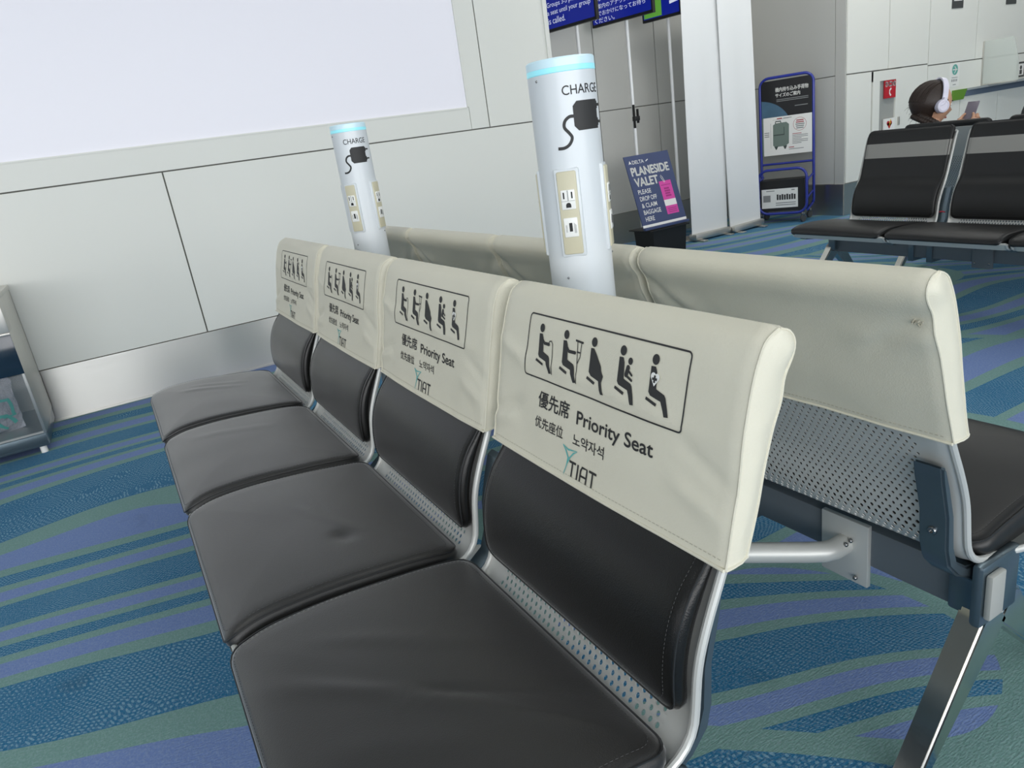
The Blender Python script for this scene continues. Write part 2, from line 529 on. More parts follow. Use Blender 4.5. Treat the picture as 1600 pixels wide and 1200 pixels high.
class Print:
    """2-D drawing: a to the right, b up; layers by material slot"""
    def __init__(s): s.items = []          # (verts2d, faces, material index, layer)
    def raw(s, vs, fs, mi=0, layer=0): s.items.append((list(vs), list(fs), mi, layer))
    def text(s, body, a0, b0, a1=None, b1=None, mi=0, bold=0.0, layer=0, h=None, fat=0.0):
        """fit into a box; give h (line height) instead of a1 to keep proportions"""
        vs, fs = text2d(body, bold)
        if not vs: return
        x0 = min(v[0] for v in vs); x1 = max(v[0] for v in vs)
        y0 = min(v[1] for v in vs); y1 = max(v[1] for v in vs)
        if a1 is None:
            k = h/(y1-y0); kx = ky = k
        elif b1 is None:
            kx = ky = (a1-a0)/(x1-x0)
        else:
            kx = (a1-a0)/(x1-x0); ky = (b1-b0)/(y1-y0)
        for ox, oy in (((0, 0),) if not fat else ((fat, 0), (-fat, 0), (0, fat), (0, -fat))):
            s.raw([(a0+(x-x0)*kx+ox, b0+(y-y0)*ky+oy) for x, y in vs], fs, mi, layer)
    def poly(s, pts, mi=0, layer=0): s.raw(pts, [tuple(range(len(pts)))], mi, layer)
    def rect(s, a0, b0, a1, b1, mi=0, layer=0): s.poly([(a0, b0), (a1, b0), (a1, b1), (a0, b1)], mi, layer)
    def disc(s, a, b, r, mi=0, layer=0, n=20, rb=None):
        s.poly([(a+r*cos(2*pi*k/n), b+(rb or r)*sin(2*pi*k/n)) for k in range(n)], mi, layer)
    def ringd(s, a, b, r, wd, mi=0, layer=0, n=28):
        vs = []
        for k in range(n):
            c, q = cos(2*pi*k/n), sin(2*pi*k/n)
            vs += [(a+r*c, b+r*q), (a+(r-wd)*c, b+(r-wd)*q)]
        s.raw(vs, [(2*k, 2*((k+1) % n), 2*((k+1) % n)+1, 2*k+1) for k in range(n)], mi, layer)
    def line(s, pts, wd, mi=0, layer=0, round_=True, closed=False):
        n = len(pts)
        vs = []; fs = []
        for i in range(n):
            if closed: p, q = Vector(pts[i-1]), Vector(pts[(i+1) % n])
            else: p, q = Vector(pts[max(i-1, 0)]), Vector(pts[min(i+1, n-1)])
            t = (q-p).normalized()
            nn = Vector((-t.y, t.x))
            k = wd if not isinstance(wd, (list, tuple)) else wd[i]
            c = Vector(pts[i])
            vs += [tuple(c+nn*k/2), tuple(c-nn*k/2)]
        for i in range(n if closed else n-1):
            j = (i+1) % n
            fs.append((2*i, 2*j, 2*j+1, 2*i+1))
        s.raw(vs, fs, mi, layer)
        if round_ and not closed:
            for i in (0, n-1):
                k = wd if not isinstance(wd, (list, tuple)) else wd[i]
                s.disc(pts[i][0], pts[i][1], k/2, mi, layer, 10)
    def rrect_line(s, a0, b0, a1, b1, r, wd, mi=0, layer=0):
        pts = []
        for (cx, cy, st) in ((a1-r, b1-r, 0), (a0+r, b1-r, 90), (a0+r, b0+r, 180), (a1-r, b0+r, 270)):
            for k in range(5):
                t = radians(st+k*22.5)
                pts.append((cx+r*cos(t), cy+r*sin(t)))
        s.line(pts, wd, mi, layer, closed=True)
    def lay(s, mb, fn, mimap, cut=None, lift=0.0006):
        """fn(a, b, h) -> 3-D point; mimap: slot of the print -> slot of the mesh"""
        for vs, fs, mi, layer in s.items:
            bm = bmesh.new()
            bv = [bm.verts.new((v[0], v[1], 0)) for v in vs]
            for f in fs:
                try: bm.faces.new([bv[i] for i in f])
                except ValueError: pass
            if cut:
                for ax, st in ((0, cut[0]), (1, cut[1])):
                    if not st: continue
                    lo = min(v[ax] for v in vs); hi = max(v[ax] for v in vs)
                    k = math.ceil(lo/st)
                    while k*st < hi:
                        no = (1, 0, 0) if ax == 0 else (0, 1, 0)
                        co = (k*st, 0, 0) if ax == 0 else (0, k*st, 0)
                        bmesh.ops.bisect_plane(bm, geom=bm.verts[:]+bm.edges[:]+bm.faces[:], plane_co=co, plane_no=no)
                        k += 1
            bm.verts.index_update()
            mb.add([fn(v.co.x, v.co.y, lift*(1+layer*0.7)) for v in bm.verts], [[v.index for v in f.verts] for f in bm.faces], mimap[mi])
            bm.free()

# ------------------------------------------------------------------ the setting
YW = 4.684      # front wall
YR = 5.88       # gate recess
YS = 4.65       # white wall on the right
HC = 3.6
prop(MB().box(-9, 14, -7, 6.2, -0.06, 0).build('floor', M['carpet'], smooth=False), kind='structure')
prop(MB().box(-9, 14, -7, 6.2, HC, HC+0.08).build('ceiling', M['ceil'], smooth=False), kind='structure')

m = MB()
m.box(-9, 3.14, YW+0.012, YW+0.10, 0, HC, mi=1)
def panel(m, x0, x1, z0, z1, y=YW, g=0.004, t=0.012, mi=0):
    m.box(x0+g, x1-g, y, y+t, z0+g, z1-g, 0.0015, mi)
panel(m, -9, 0.402, 0.302, 1.257); panel(m, 0.402, 3.14, 0.302, 1.257)
for a, b_, c, d in ((-9, -3.3, 1.257, HC), (2.415, 2.562, 1.257, HC), (2.562, 3.14, 1.257, HC)):
    panel(m, a, b_, c, d)
m.box(-3.3, 2.415, YW, YW+0.012, 1.261, 1.404)
m.box(-3.3, 2.415, YW, YW+0.012, 2.75, HC)
m.box(3.105, 3.14, YW-0.012, YW+0.6, 0.302, HC, 0.003)
m.box(3.04, 3.14, YW+0.1, YR, 0.0, HC)
prop(m.build('wall_front', [M['wall'], M['seam']], smooth=False), kind='structure')
# lit display set in the wall
d = empty('wall_display', (-0.4, YW, 1.404), label='large blank backlit white display panel in the front wall', cat='display')
MB().box(-2.9, 2.815, 0.008, 0.011, 0.0, 1.346).build('screen', M['lit'], d, smooth=False)
m = MB()
m.box(-2.9, 2.815, -0.004, 0.012, -0.006, 0.004); m.box(2.807, 2.817, -0.004, 0.012, 0, 1.346); m.box(-2.9, 2.815, -0.004, 0.012, 1.34, 1.35)
m.build('frame', M['wall'], d, smooth=False)
prop(MB().box(-9, 3.14, YW-0.006, YW+0.012, 0.012, 0.302).box(-9, 3.14, YW-0.012, YW+0.01, 0.0, 0.014, 0.002).build('baseboard_front', M['steel'], smooth=False), kind='structure')

# gate recess
m = MB()
m.box(3.1, 6.45, YR+0.012, YR+0.1, 0, HC, mi=1)
for a, b_ in ((3.1, 4.42), (4.42, 5.16), (5.16, 6.36)):
    panel(m, a, b_, 0.302, 1.29, YR); panel(m, a, b_, 1.29, HC, YR)
prop(m.build('wall_back', [M['shadewall'], M['seam']], smooth=False), kind='structure')
prop(MB().box(3.14, 6.36, YR-0.006, YR+0.012, 0.0, 0.302).build('baseboard_back', M['steel'], smooth=False), kind='structure')
m = MB()
m.box(6.362, 6.45, YS+0.02, YR, 0, HC, mi=1)
for a, b_ in ((4.755, YR),):
    m.box(6.35, 6.362, a+.003, b_, .305, 1.296, .001); m.box(6.35, 6.362, a+.003, b_, 1.303, HC, .001)
m.box(6.35, 6.362, YS, 4.752, .302, HC, .001)
prop(m.build('wall_side', [M['shadewall'], M['seam']], smooth=False), kind='structure')
prop(MB().box(6.344, 6.36, YS, YR, 0, .302).build('baseboard_side', M['steel'], smooth=False), kind='structure')
# white wall to the right
m = MB()
m.box(6.352, 14, YS+0.012, YS+0.10, 0, HC, mi=1)
for a, b_, c, d_ in ((6.35, 6.375, .302, HC), (6.375, 6.997, 1.295, HC), (6.997, 7.64, 1.295, HC), (7.64, 8.47, 1.278, HC), (8.47, 9.75, 1.278, HC), (9.75, 14, 1.278, HC),
                     (6.375, 6.75, .302, 1.295), (7.215, 7.64, .302, 1.295), (7.64, 9.75, .94, 1.278), (9.75, 14, .94, 1.278),
                     (7.64, 8.24, .302, .94), (8.24, 8.96, .302, .94), (8.96, 9.8, .302, .94), (9.8, 14, .302, .94), (6.75, 7.215, .302, .70)):
    panel(m, a, b_, c, d_, YS, 0.005)
prop(m.build('wall_right', [M['wall'], M['seam']], smooth=False), kind='structure')
prop(MB().box(6.35, 14, YS-0.006, YS+0.012, 0, .302).build('baseboard_right', M['steel'], smooth=False), kind='structure')
# window wall behind, plain walls far out
m = MB()
m.box(-9, 14, -7.1, -6.95, 0, 0.5); m.box(-9, 14, -7.1, -6.95, 3.45, HC)
prop(m.build('wall_window_side', M['wall'], smooth=False), kind='structure')
m = MB()
for i in range(12):
    m.box(-9+i*2.09-.04, -9+i*2.09+.04, -7.08, -6.97, .5, 3.45, .004)
prop(m.build('window_1', M['shell'], smooth=False), kind='structure')
prop(MB().box(13.9, 14, -7, YS, 0, HC).build('wall_far_right', M['grey'], smooth=False), kind='structure')
prop(MB().box(-9.1, -9, -7, YW, 0, HC).build('wall_left', M['darkgrey'], smooth=False), kind='structure')  # unseen, stands in for open hall; darkened to cut light from the left

# ------------------------------------------------------------------ the beam seats
W = 0.6
RIM = Curve([(0.006, 0.418), (0.012, 0.405), (0.035, 0.395), (0.12, 0.390), (0.25, 0.387), (0.34, 0.386), (0.405, 0.391), (0.440, 0.404), (0.461, 0.430), (0.469, 0.470),
             (0.473, 0.500), (0.481, 0.534), (0.499, 0.580), (0.530, 0.648), (0.550, 0.710), (0.575, 0.790), (0.590, 0.840), (0.604, 0.874)])
def rimn(t):           # normal away from the sitter
    tg = RIM.tan(t)
    return Vector((tg[1], -tg[0])) if True else None
def shell_pt(t, y, h):
    p = RIM.at(t); n = rimn(t)
    return Vector((p[0]+n.x*h, y, p[1]+n.y*h))

def make_shell():
    mb = MB()
    def hwf(t):
        a = min(max((RIM.at(t)[0]-0.30)/0.10, 0), 1)
        a = a*a*(3-2*a)
        return 0.289-(0.289-0.265)*a
    hw = 0.265
    T = 0.002
    t0 = RIM.t_of(0, 0.40); t1 = RIM.t_of(1, 0.72)
    # lip height across the width: the edges come forward to the rim
    def dep(y, hw=0.265):
        a = (abs(y)-(hw-0.022))/0.022
        return 0.009*(1-min(max(a, 0), 1)**2)
    rows_perf = 36
    tp = [t0+(t1-t0)*i/rows_perf for i in range(rows_perf+1)]
    ts = [t0*i/16 for i in range(16)] + tp + [t1+(1-t1)*i/10 for i in range(1, 11)]
    pv = 0.217
    side = [0, 0.3, 0.55, 0.75, 0.88, 1.0]
    def strip(ys, tl):
        for sgn_h in (0, T):
            vs = [shell_pt(t, y, dep(y)+sgn_h) for t in tl for y in ys]
            n = len(ys)
            fs = [(i*n+j, i*n+j+1, (i+1)*n+j+1, (i+1)*n+j) for i in range(len(tl)-1) for j in range(n-1)]
            mb.add(vs, fs)
    for sg in (1, -1):
        for hh in (0, T):
            vs = []
            for t in ts:
                h_ = hwf(t)
                for q in side:
                    y = pv+(h_-pv)*q
                    vs.append(shell_pt(t, sg*y, dep(y, h_)+hh))
            n = len(side)
            mb.add(vs, [(i*n+j, i*n+j+1, (i+1)*n+j+1, (i+1)*n+j) for i in range(len(ts)-1) for j in range(n-1)])
    strip([-pv, -pv/2, 0, pv/2, pv], ts[:17]); strip([-pv, -pv/2, 0, pv/2, pv], ts[16+rows_perf:])
    nc = 31
    cw = 2*pv/nc
    row_h = (tp[1]-tp[0])*RIM.L
    rr = min(0.0031, row_h*0.44)
    for i in range(rows_perf):
        ta, tb = tp[i], tp[i+1]
        edges = [-pv+cw*k for k in range(nc+1)] if i % 2 == 0 else [-pv]+[-pv+cw*(k+.5) for k in range(nc)]+[pv]
        for k in range(len(edges)-1):
            ya, yb = edges[k], edges[k+1]
            sq = lambda h: [shell_pt(ta, ya, dep(0)+h), shell_pt(ta, yb, dep(0)+h), shell_pt(tb, yb, dep(0)+h), shell_pt(tb, ya, dep(0)+h)]
            if yb-ya < cw*0.9 or i in (0, rows_perf-1) or abs((ya+yb)/2) > pv-0.002:
                mb.add(sq(0), [(0, 1, 2, 3)]); mb.add(sq(T), [(0, 1, 2, 3)])
                continue
            yc = (ya+yb)/2; tm = (ta+tb)/2
            rq = rr*1.22 if shell_pt(tm, 0, 0).z < 0.462 else rr
            rt = rq/RIM.L
            ang = [pi/8+pi/4*q for q in range(8)]
            # hole corners in order matching square corners
            hol = [(yc+rq*cos(a), tm+rt*sin(a)) for a in ang]
            vs = []
            for h in (0, T):
                vs += sq(h) + [shell_pt(t_, y_, dep(0)+h) for y_, t_ in hol]
            fs = []
            for o in (0, 12):
                # square: 0(-,-) 1(+,-) 2(+,+) 3(-,+); hole 4..11 from angle 22.5
                H = [o+4+q for q in range(8)]
                c = [o, o+1, o+2, o+3]
                fs += [(c[2], H[0], H[7], c[1]) if False else (c[1], c[2], H[0], H[7]), (c[2], H[1], H[0]), (c[2], c[3], H[2], H[1]),
                       (c[3], H[3], H[2]), (c[3], c[0], H[4], H[3]), (c[0], H[5], H[4]), (c[0], c[1], H[6], H[5]), (c[1], H[7], H[6])]
            fs += [(4+q, 4+(q+1) % 8, 16+(q+1) % 8, 16+q) for q in range(8)]
            mb.add(vs, fs)
    # rolled rim all round
    n = 60
    for s_ in (-1, 1):
        mb.tube([shell_pt(i/n, s_*hwf(i/n), 0.003) for i in range(n+1)], 0.0062, 10)
    mb.tube([shell_pt(0, y, 0.003) for y in (-0.289, 0, 0.289)], 0.0058, 10)
    mb.tube([shell_pt(1, y, 0.003) for y in (-hw, 0, hw)], 0.0058, 10)
    return mb

def cushion(bot, top, wd, rings, crown, n_in=16, dfun=None, corner=0.03):
    """closed upholstered pad. bot/top: f(t)->(x,z) with t in 0..1 along length L; rings: (inset, depth)"""
    L = top.L
    def outline(inset):
        x0, x1, y0, y1 = inset, L-inset, -wd/2+inset, wd/2-inset
        r = max(corner-inset*0.6, 0.008)
        pts = []
        for (cx, cy, st) in ((x1-r, y1-r, 0), (x0+r, y1-r, 90), (x0+r, y0+r, 180), (x1-r, y0+r, 270)):
            for k in range(6):
                a = radians(st+k*18)
                pts.append((cx+r*cos(a), cy+r*sin(a)))
            # straight run to the next corner
            nx = {0: (x0+r, y1), 90: (x0, y0+r), 180: (x1-r, y0), 270: (x1, y1-r)}[st]
            p = pts[-1]
            for k in range(1, 24):
                pts.append((p[0]+(nx[0]-p[0])*k/24, p[1]+(nx[1]-p[1])*k/24))
        return pts
    def P(s, y, dpt):
        t = s/L
        b = bot.at(t); q = top.at(t)
        p = b.lerp(q, dpt)
        v = Vector((p[0], y, p[1]))
        if dfun and dpt > 0.9:
            tg = top.tan(t)
            nn = Vector((-tg[1], 0, tg[0]))
            v += nn*dfun(s, y)
        return v
    vs = []; fs = []
    all_r = []
    cx = L/2
    first = outline(rings[0][0])
    for k in (0.02, 0.2, 0.4, 0.6, 0.8):
        all_r.append([(cx+(a-cx)*k, b*k, rings[0][1]) for a, b in first])
    for ins, dpt in rings:
        all_r.append([(a, b, dpt) for a, b in outline(ins)])
    last = outline(rings[-1][0])
    for i in range(1, n_in+1):
        k = 1-i/n_in*0.985
        all_r.append([(cx+(a-cx)*k, b*k, 1+crown*(1-k*k)) for a, b in last])
    n = len(last)
    for rg in all_r:
        vs += [P(*q) for q in rg]
    for i in range(len(all_r)-1):
        for k in range(n):
            fs.append((i*n+k, i*n+(k+1) % n, (i+1)*n+(k+1) % n, (i+1)*n+k))
    fs.append(tuple(range(n-1, -1, -1)))
    fs.append(tuple((len(all_r)-1)*n+k for k in range(n)))
    mb = MB().add(vs, fs)
    so = outline(rings[-1][0]-0.030)
    for k in range(len(so)):
        a, b = so[k], so[(k+1) % len(so)]
        dl = math.hypot(b[0]-a[0], b[1]-a[1])
        nk = max(1, int(dl/0.006))
        for q in range(nk):
            u0, u1 = q/nk, (q+0.55)/nk
            p0 = P(a[0]+(b[0]-a[0])*u0, a[1]+(b[1]-a[1])*u0, 1.0); p1 = P(a[0]+(b[0]-a[0])*u1, a[1]+(b[1]-a[1])*u1, 1.0)
            mb.tube([p0, p1], 0.00045, 4, mi=1, caps=False)
    return mb, [P(a, b, d_) for a, b, d_ in [(q[0], q[1], rings[3][1]+0.03) for q in outline(rings[3][0]-0.0006)]]

SEAT_TOP = Curve([(-0.011, 0.416), (-0.011, 0.425), (-0.002, 0.437), (0.02, 0.448), (0.065, 0.4575), (0.15, 0.4585), (0.25, 0.451), (0.35, 0.439), (0.41, 0.427), (0.434, 0.418)])
SEAT_BOT = Curve([(-0.003, 0.414), (-0.001, 0.411), (0.006, 0.406), (0.025, 0.400), (0.07, 0.396), (0.15, 0.393), (0.25, 0.391), (0.35, 0.389), (0.41, 0.393), (0.430, 0.400)])
BACK_TOP = Curve([(0.452, 0.440), (0.447, 0.462), (0.449, 0.51), (0.460, 0.56), (0.482, 0.605), (0.520, 0.65), (0.536, 0.70), (0.552, 0.764), (0.567, 0.83), (0.580, 0.87), (0.592, 0.898), (0.604, 0.912)])
BACK_BOT = Curve([(0.472, 0.440), (0.4765, 0.464), (0.4800, 0.51), (0.4925, 0.556), (0.5125, 0.60), (0.5335, 0.648), (0.5520, 0.70), (0.574, 0.761), (0.590, 0.825), (0.606, 0.86), (0.618, 0.886), (0.625, 0.900)])
RINGS = [(0.004, 0.0), (0.0, 0.3), (0.0, 0.62), (0.005, 0.86), (0.013, 0.955), (0.026, 0.99), (0.05, 1.0)]

def fold(a0, b0, a1, b1, wd, h):
    """a soft crease from one point to another in (s, y)"""
    A = Vector((a0, b0)); B = Vector((a1, b1)); d_ = B-A; L2 = d_.length_squared
    def f(s, y):
        q = Vector((s, y))-A
        t = q.dot(d_)/L2
        if t < -0.2 or t > 1.2: return 0
        e = (q-d_*t)
        dist = e.x*d_.y-e.y*d_.x
        dist /= d_.length
        fade = max(0, min(1, (t+0.2)/0.4))*max(0, min(1, (1.2-t)/0.4))
        return h*exp(-(dist/wd)**2)*fade
    return f
def seat_disp(seed, folds):
    def f(s, y):
        v = mnoise.noise((s*9, y*7, seed*3.7))*0.0012+mnoise.noise((s*4+seed, y*3, 2.2))*0.0020
        return v+sum(q(s, y) for q in folds)
    return f

def seat_pad(seed, folds):
    return cushion(SEAT_BOT, SEAT_TOP, W-0.024, RINGS, 0.05, dfun=seat_disp(seed, folds), corner=0.035)

BR_SIDE = [(0.536, 0.600), (0.530, 0.568), (0.512, 0.50), (0.508, 0.44), (0.498, 0.405), (0.470, 0.375), (0.428, 0.352), (0.412, 0.336),
           (0.30, 0.336), (0.20, 0.352), (0.06, 0.372), (0.06, 0.384), (0.25, 0.377), (0.40, 0.374), (0.445, 0.384), (0.474, 0.405), (0.487, 0.44), (0.493, 0.50), (0.509, 0.556), (0.522, 0.592)]

def make_bench(name, nseat, leather, back_leather, variants=None, shift=-0.018):
    root = empty(name)
    hide = {}
    shell_me = pad_me = back_me = None
    for k in range(nseat):
        y = W*(k+.5)
        if shell_me is None and not hasattr(make_bench, 'shell'):
            sh = make_shell().build('seat_shell', M['shell'], root, ang=0.6)
            make_bench.shell = sh.data
        else:
            sh = bpy.data.objects.new('seat_shell', make_bench.shell); col.objects.link(sh); sh.parent = root
        sh.location = (0, y+shift, 0)
        v = (variants or {}).get(k)
        if v is not None or pad_me is None:
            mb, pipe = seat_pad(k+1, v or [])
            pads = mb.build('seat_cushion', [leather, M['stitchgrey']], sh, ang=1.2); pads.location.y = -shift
            pm = MB().tube(pipe, 0.0017, 6, closed=True)
            pp = pm.build('piping', M['piping'], None)
            if v is None: pad_me = (pads.data, pp.data)
            pp.parent = sh; pp.location.y = -shift
        else:
            pads = bpy.data.objects.new('seat_cushion', pad_me[0]); col.objects.link(pads); pads.parent = sh; pads.location.y = -shift
            pp = bpy.data.objects.new('piping', pad_me[1]); col.objects.link(pp); pp.parent = sh; pp.location.y = -shift
        if back_me is None:
            mb, pipe = cushion(BACK_BOT, BACK_TOP, W-0.092, [(0.012, 0.0)]+RINGS[1:], 0.03, dfun=lambda s, y: mnoise.noise((s*7, y*6, 1.3))*0.0012, corner=0.03)
            bk = mb.build('backrest_cushion', [back_leather, M['stitchgrey']], sh, ang=1.2)
            bp = MB().tube(pipe, 0.0016, 6, closed=True).build('piping', M['piping'], sh)
            back_me = (bk.data, bp.data)
        else:
            bk = bpy.data.objects.new('backrest_cushion', back_me[0]); col.objects.link(bk); bk.parent = sh
            bp = bpy.data.objects.new('piping', back_me[1]); col.objects.link(bp); bp.parent = sh
    # beam
    bmn = MB().box(0.322, 0.388, 0.04, nseat*W-0.04, 0.252, 0.336, 0.004).build('beam', M['beam'], root)
    # support arms at each seat boundary, wrapped under the seats
    for k in range(nseat+1):
        yc = W*k
        wd = 0.048
        y0 = yc-wd/2
        if k == 0: y0 = 0.025
        if k == nseat: y0 = nseat*W-wd-0.025
        arm = MB()
        arm.prism(BR_SIDE, wd, lambda a, b, t, y0=y0: Vector((a, y0+t, b)))
        bm = bmesh.new()
        me0 = bpy.data.meshes.new('tmp'); me0.from_pydata(arm.v, [], arm.f); bm.from_mesh(me0)
        bmesh.ops.recalc_face_normals(bm, faces=bm.faces[:])
        ed = [e for e in bm.edges if len(e.link_faces) == 2 and e.calc_face_angle(0) > 1.2]
        bmesh.ops.bevel(bm, geom=ed, offset=0.004, segments=2, affect='EDGES')
        bm.verts.index_update()
        a2 = MB().add([v.co.copy() for v in bm.verts], [[v.index for v in f.verts] for f in bm.faces])
        bm.free(); bpy.data.meshes.remove(me0)
        if 0 < k < nseat:      # clamps hung over the beam either side of the boundary
            for s_ in (-0.052, 0.052):
                a2.box(0.312, 0.398, yc+s_-0.016, yc+s_+0.016, 0.232, 0.352, 0.004)
        else:
            a2.box(0.300, 0.412, y0, y0+wd, 0.262, 0.345, 0.006)
        ao = a2.build('support_arm', M['darkalu'], root)
        ym = y0+wd/2
        MB().lathe([(0.0075, 0.0), (0.0075, 0.004), (0.006, 0.006), (0.0035, 0.0062), (0.0035, 0.003)], (0.5085, ym, 0.47), 16, axis='x').build('screw', M['screw'], ao)
    # legs: an inverted V at each end
    for k, ye in ((0, 0.028), (1, nseat*W-0.028)):
        for (xt, xf) in ((0.372, 0.585), (0.338, 0.085)):
            sg = 1 if xf > xt else -1
            h = 0.024
            poly = [(xt-sg*0.030, 0.245), (xt+sg*0.012, 0.300), (xt+sg*0.032, 0.290), (xt+sg*0.05, 0.262), (xf+sg*0.012, 0.012), (xf+sg*0.006, 0.0), (xf-sg*0.022, 0.0), (xf-sg*0.022, 0.008)]
            lm = MB().prism(poly, 0.046, lambda a, b, t: Vector((a, ye-0.023+t, b)))
            bm = bmesh.new()
            me0 = bpy.data.meshes.new('tmp'); me0.from_pydata(lm.v, [], lm.f); bm.from_mesh(me0)
            bmesh.ops.recalc_face_normals(bm, faces=bm.faces[:])
            bmesh.ops.bevel(bm, geom=[e for e in bm.edges if e.calc_face_angle(0) > 1.2], offset=0.005, segments=3, affect='EDGES', clamp_overlap=True)
            bm.verts.index_update()
            l2 = MB().add([v.co.copy() for v in bm.verts], [[v.index for v in f.verts] for f in bm.faces])
            bm.free(); bpy.data.meshes.remove(me0)
            l2.build('leg', M['chrome'], root)
        ycap = 0.0 if k == 0 else nseat*W
        sy = -1 if k == 0 else 1
        MB().box(0.398, 0.440, min(ycap+sy*0.001, ycap+sy*0.013), max(ycap+sy*0.001, ycap+sy*0.013), 0.292, 0.378, 0.004).build('end_cap', M['grey'], root)
        MB().box(0.33, 0.445, min(ycap+sy*0.001, ycap-sy*0.02), max(ycap+sy*0.001, ycap-sy*0.02), 0.27, 0.392, 0.008).build('end_bracket', M['darkalu'], root)
    return root

# seat creases seen on the near cushion and the dent in the second one
v_front = {0: [fold(0.06, 0.12, 0.40, -0.20, 0.014, 0.0030), fold(0.16, 0.16, 0.36, 0.02, 0.012, 0.0022), fold(0.22, -0.02, 0.42, -0.14, 0.010, -0.0028), fold(0.10, -0.06, 0.26, -0.16, 0.02, 0.0018)],
           1: [fold(0.27, -0.10, 0.29, -0.14, 0.020, -0.0050), fold(0.24, 0.06, 0.31, -0.10, 0.012, 0.0016)],
           2: [fold(0.12, 0.15, 0.3, 0.10, 0.02, 0.0018)],
           3: [fold(0.14, 0.12, 0.30, 0.05, 0.015, 0.0025), fold(0.18, 0.16, 0.33, 0.10, 0.012, 0.0018)]}
Y0 = 0.526
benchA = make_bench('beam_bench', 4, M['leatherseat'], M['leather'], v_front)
benchA.location = (0, Y0, 0)
prop(benchA, 'nearest row of four black leather beam seats with printed cream covers', 'bench')
benchB = make_bench('beam_bench', 4, M['leatherfar'], M['leatherfar'], shift=0.018)
benchB.location = (1.524, Y0+2.4, 0); benchB.rotation_euler = (0, 0, pi)
prop(benchB, 'row of beam seats back to back behind the printed row, perforated grey backs showing', 'bench')
# cross tube between the two beams, carried by the far row (world coordinates moved into its frame)
inv = Matrix.Translation((1.524, Y0+2.4, 0)) @ Matrix.Rotation(pi, 4, 'Z')
inv = inv.inverted()
ZT = 0.285
ctr = [(1.150, 0.815), (1.095, 0.815), (1.075, 0.822), (1.050, 0.842), (0.474, 1.36), (0.449, 1.380), (0.429, 1.387), (0.374, 1.387)]
tb = MB().tube([inv @ Vector((a, b, ZT)) for a, b in ctr], 0.021, 20).build('cross_tube', M['shell'], benchB)
m = MB(); m.box(1.126, 1.138, 0.762, 0.868, 0.205, 0.345, 0.002)
m.v = [tuple(inv @ Vector(p)) for p in m.v]
pl = m.build('tube_plate', M['shell'], benchB)
m = MB(); m.box(0.386, 0.398, 1.335, 1.44, 0.205, 0.345, 0.002)
m.v = [tuple(inv @ Vector(p)) for p in m.v]
m.build('tube_plate', M['shell'], benchB)
for a, b, z in ((1.108, 0.803, 0.299), (1.122, 0.803, 0.302), (1.120, 0.79, 0.222)):
    MB().ball(inv @ Vector((a, b-0.006, z)), 0.005, 0.005, 0.005, 10).build('screw', M['screw'], tb if z > .25 else pl)

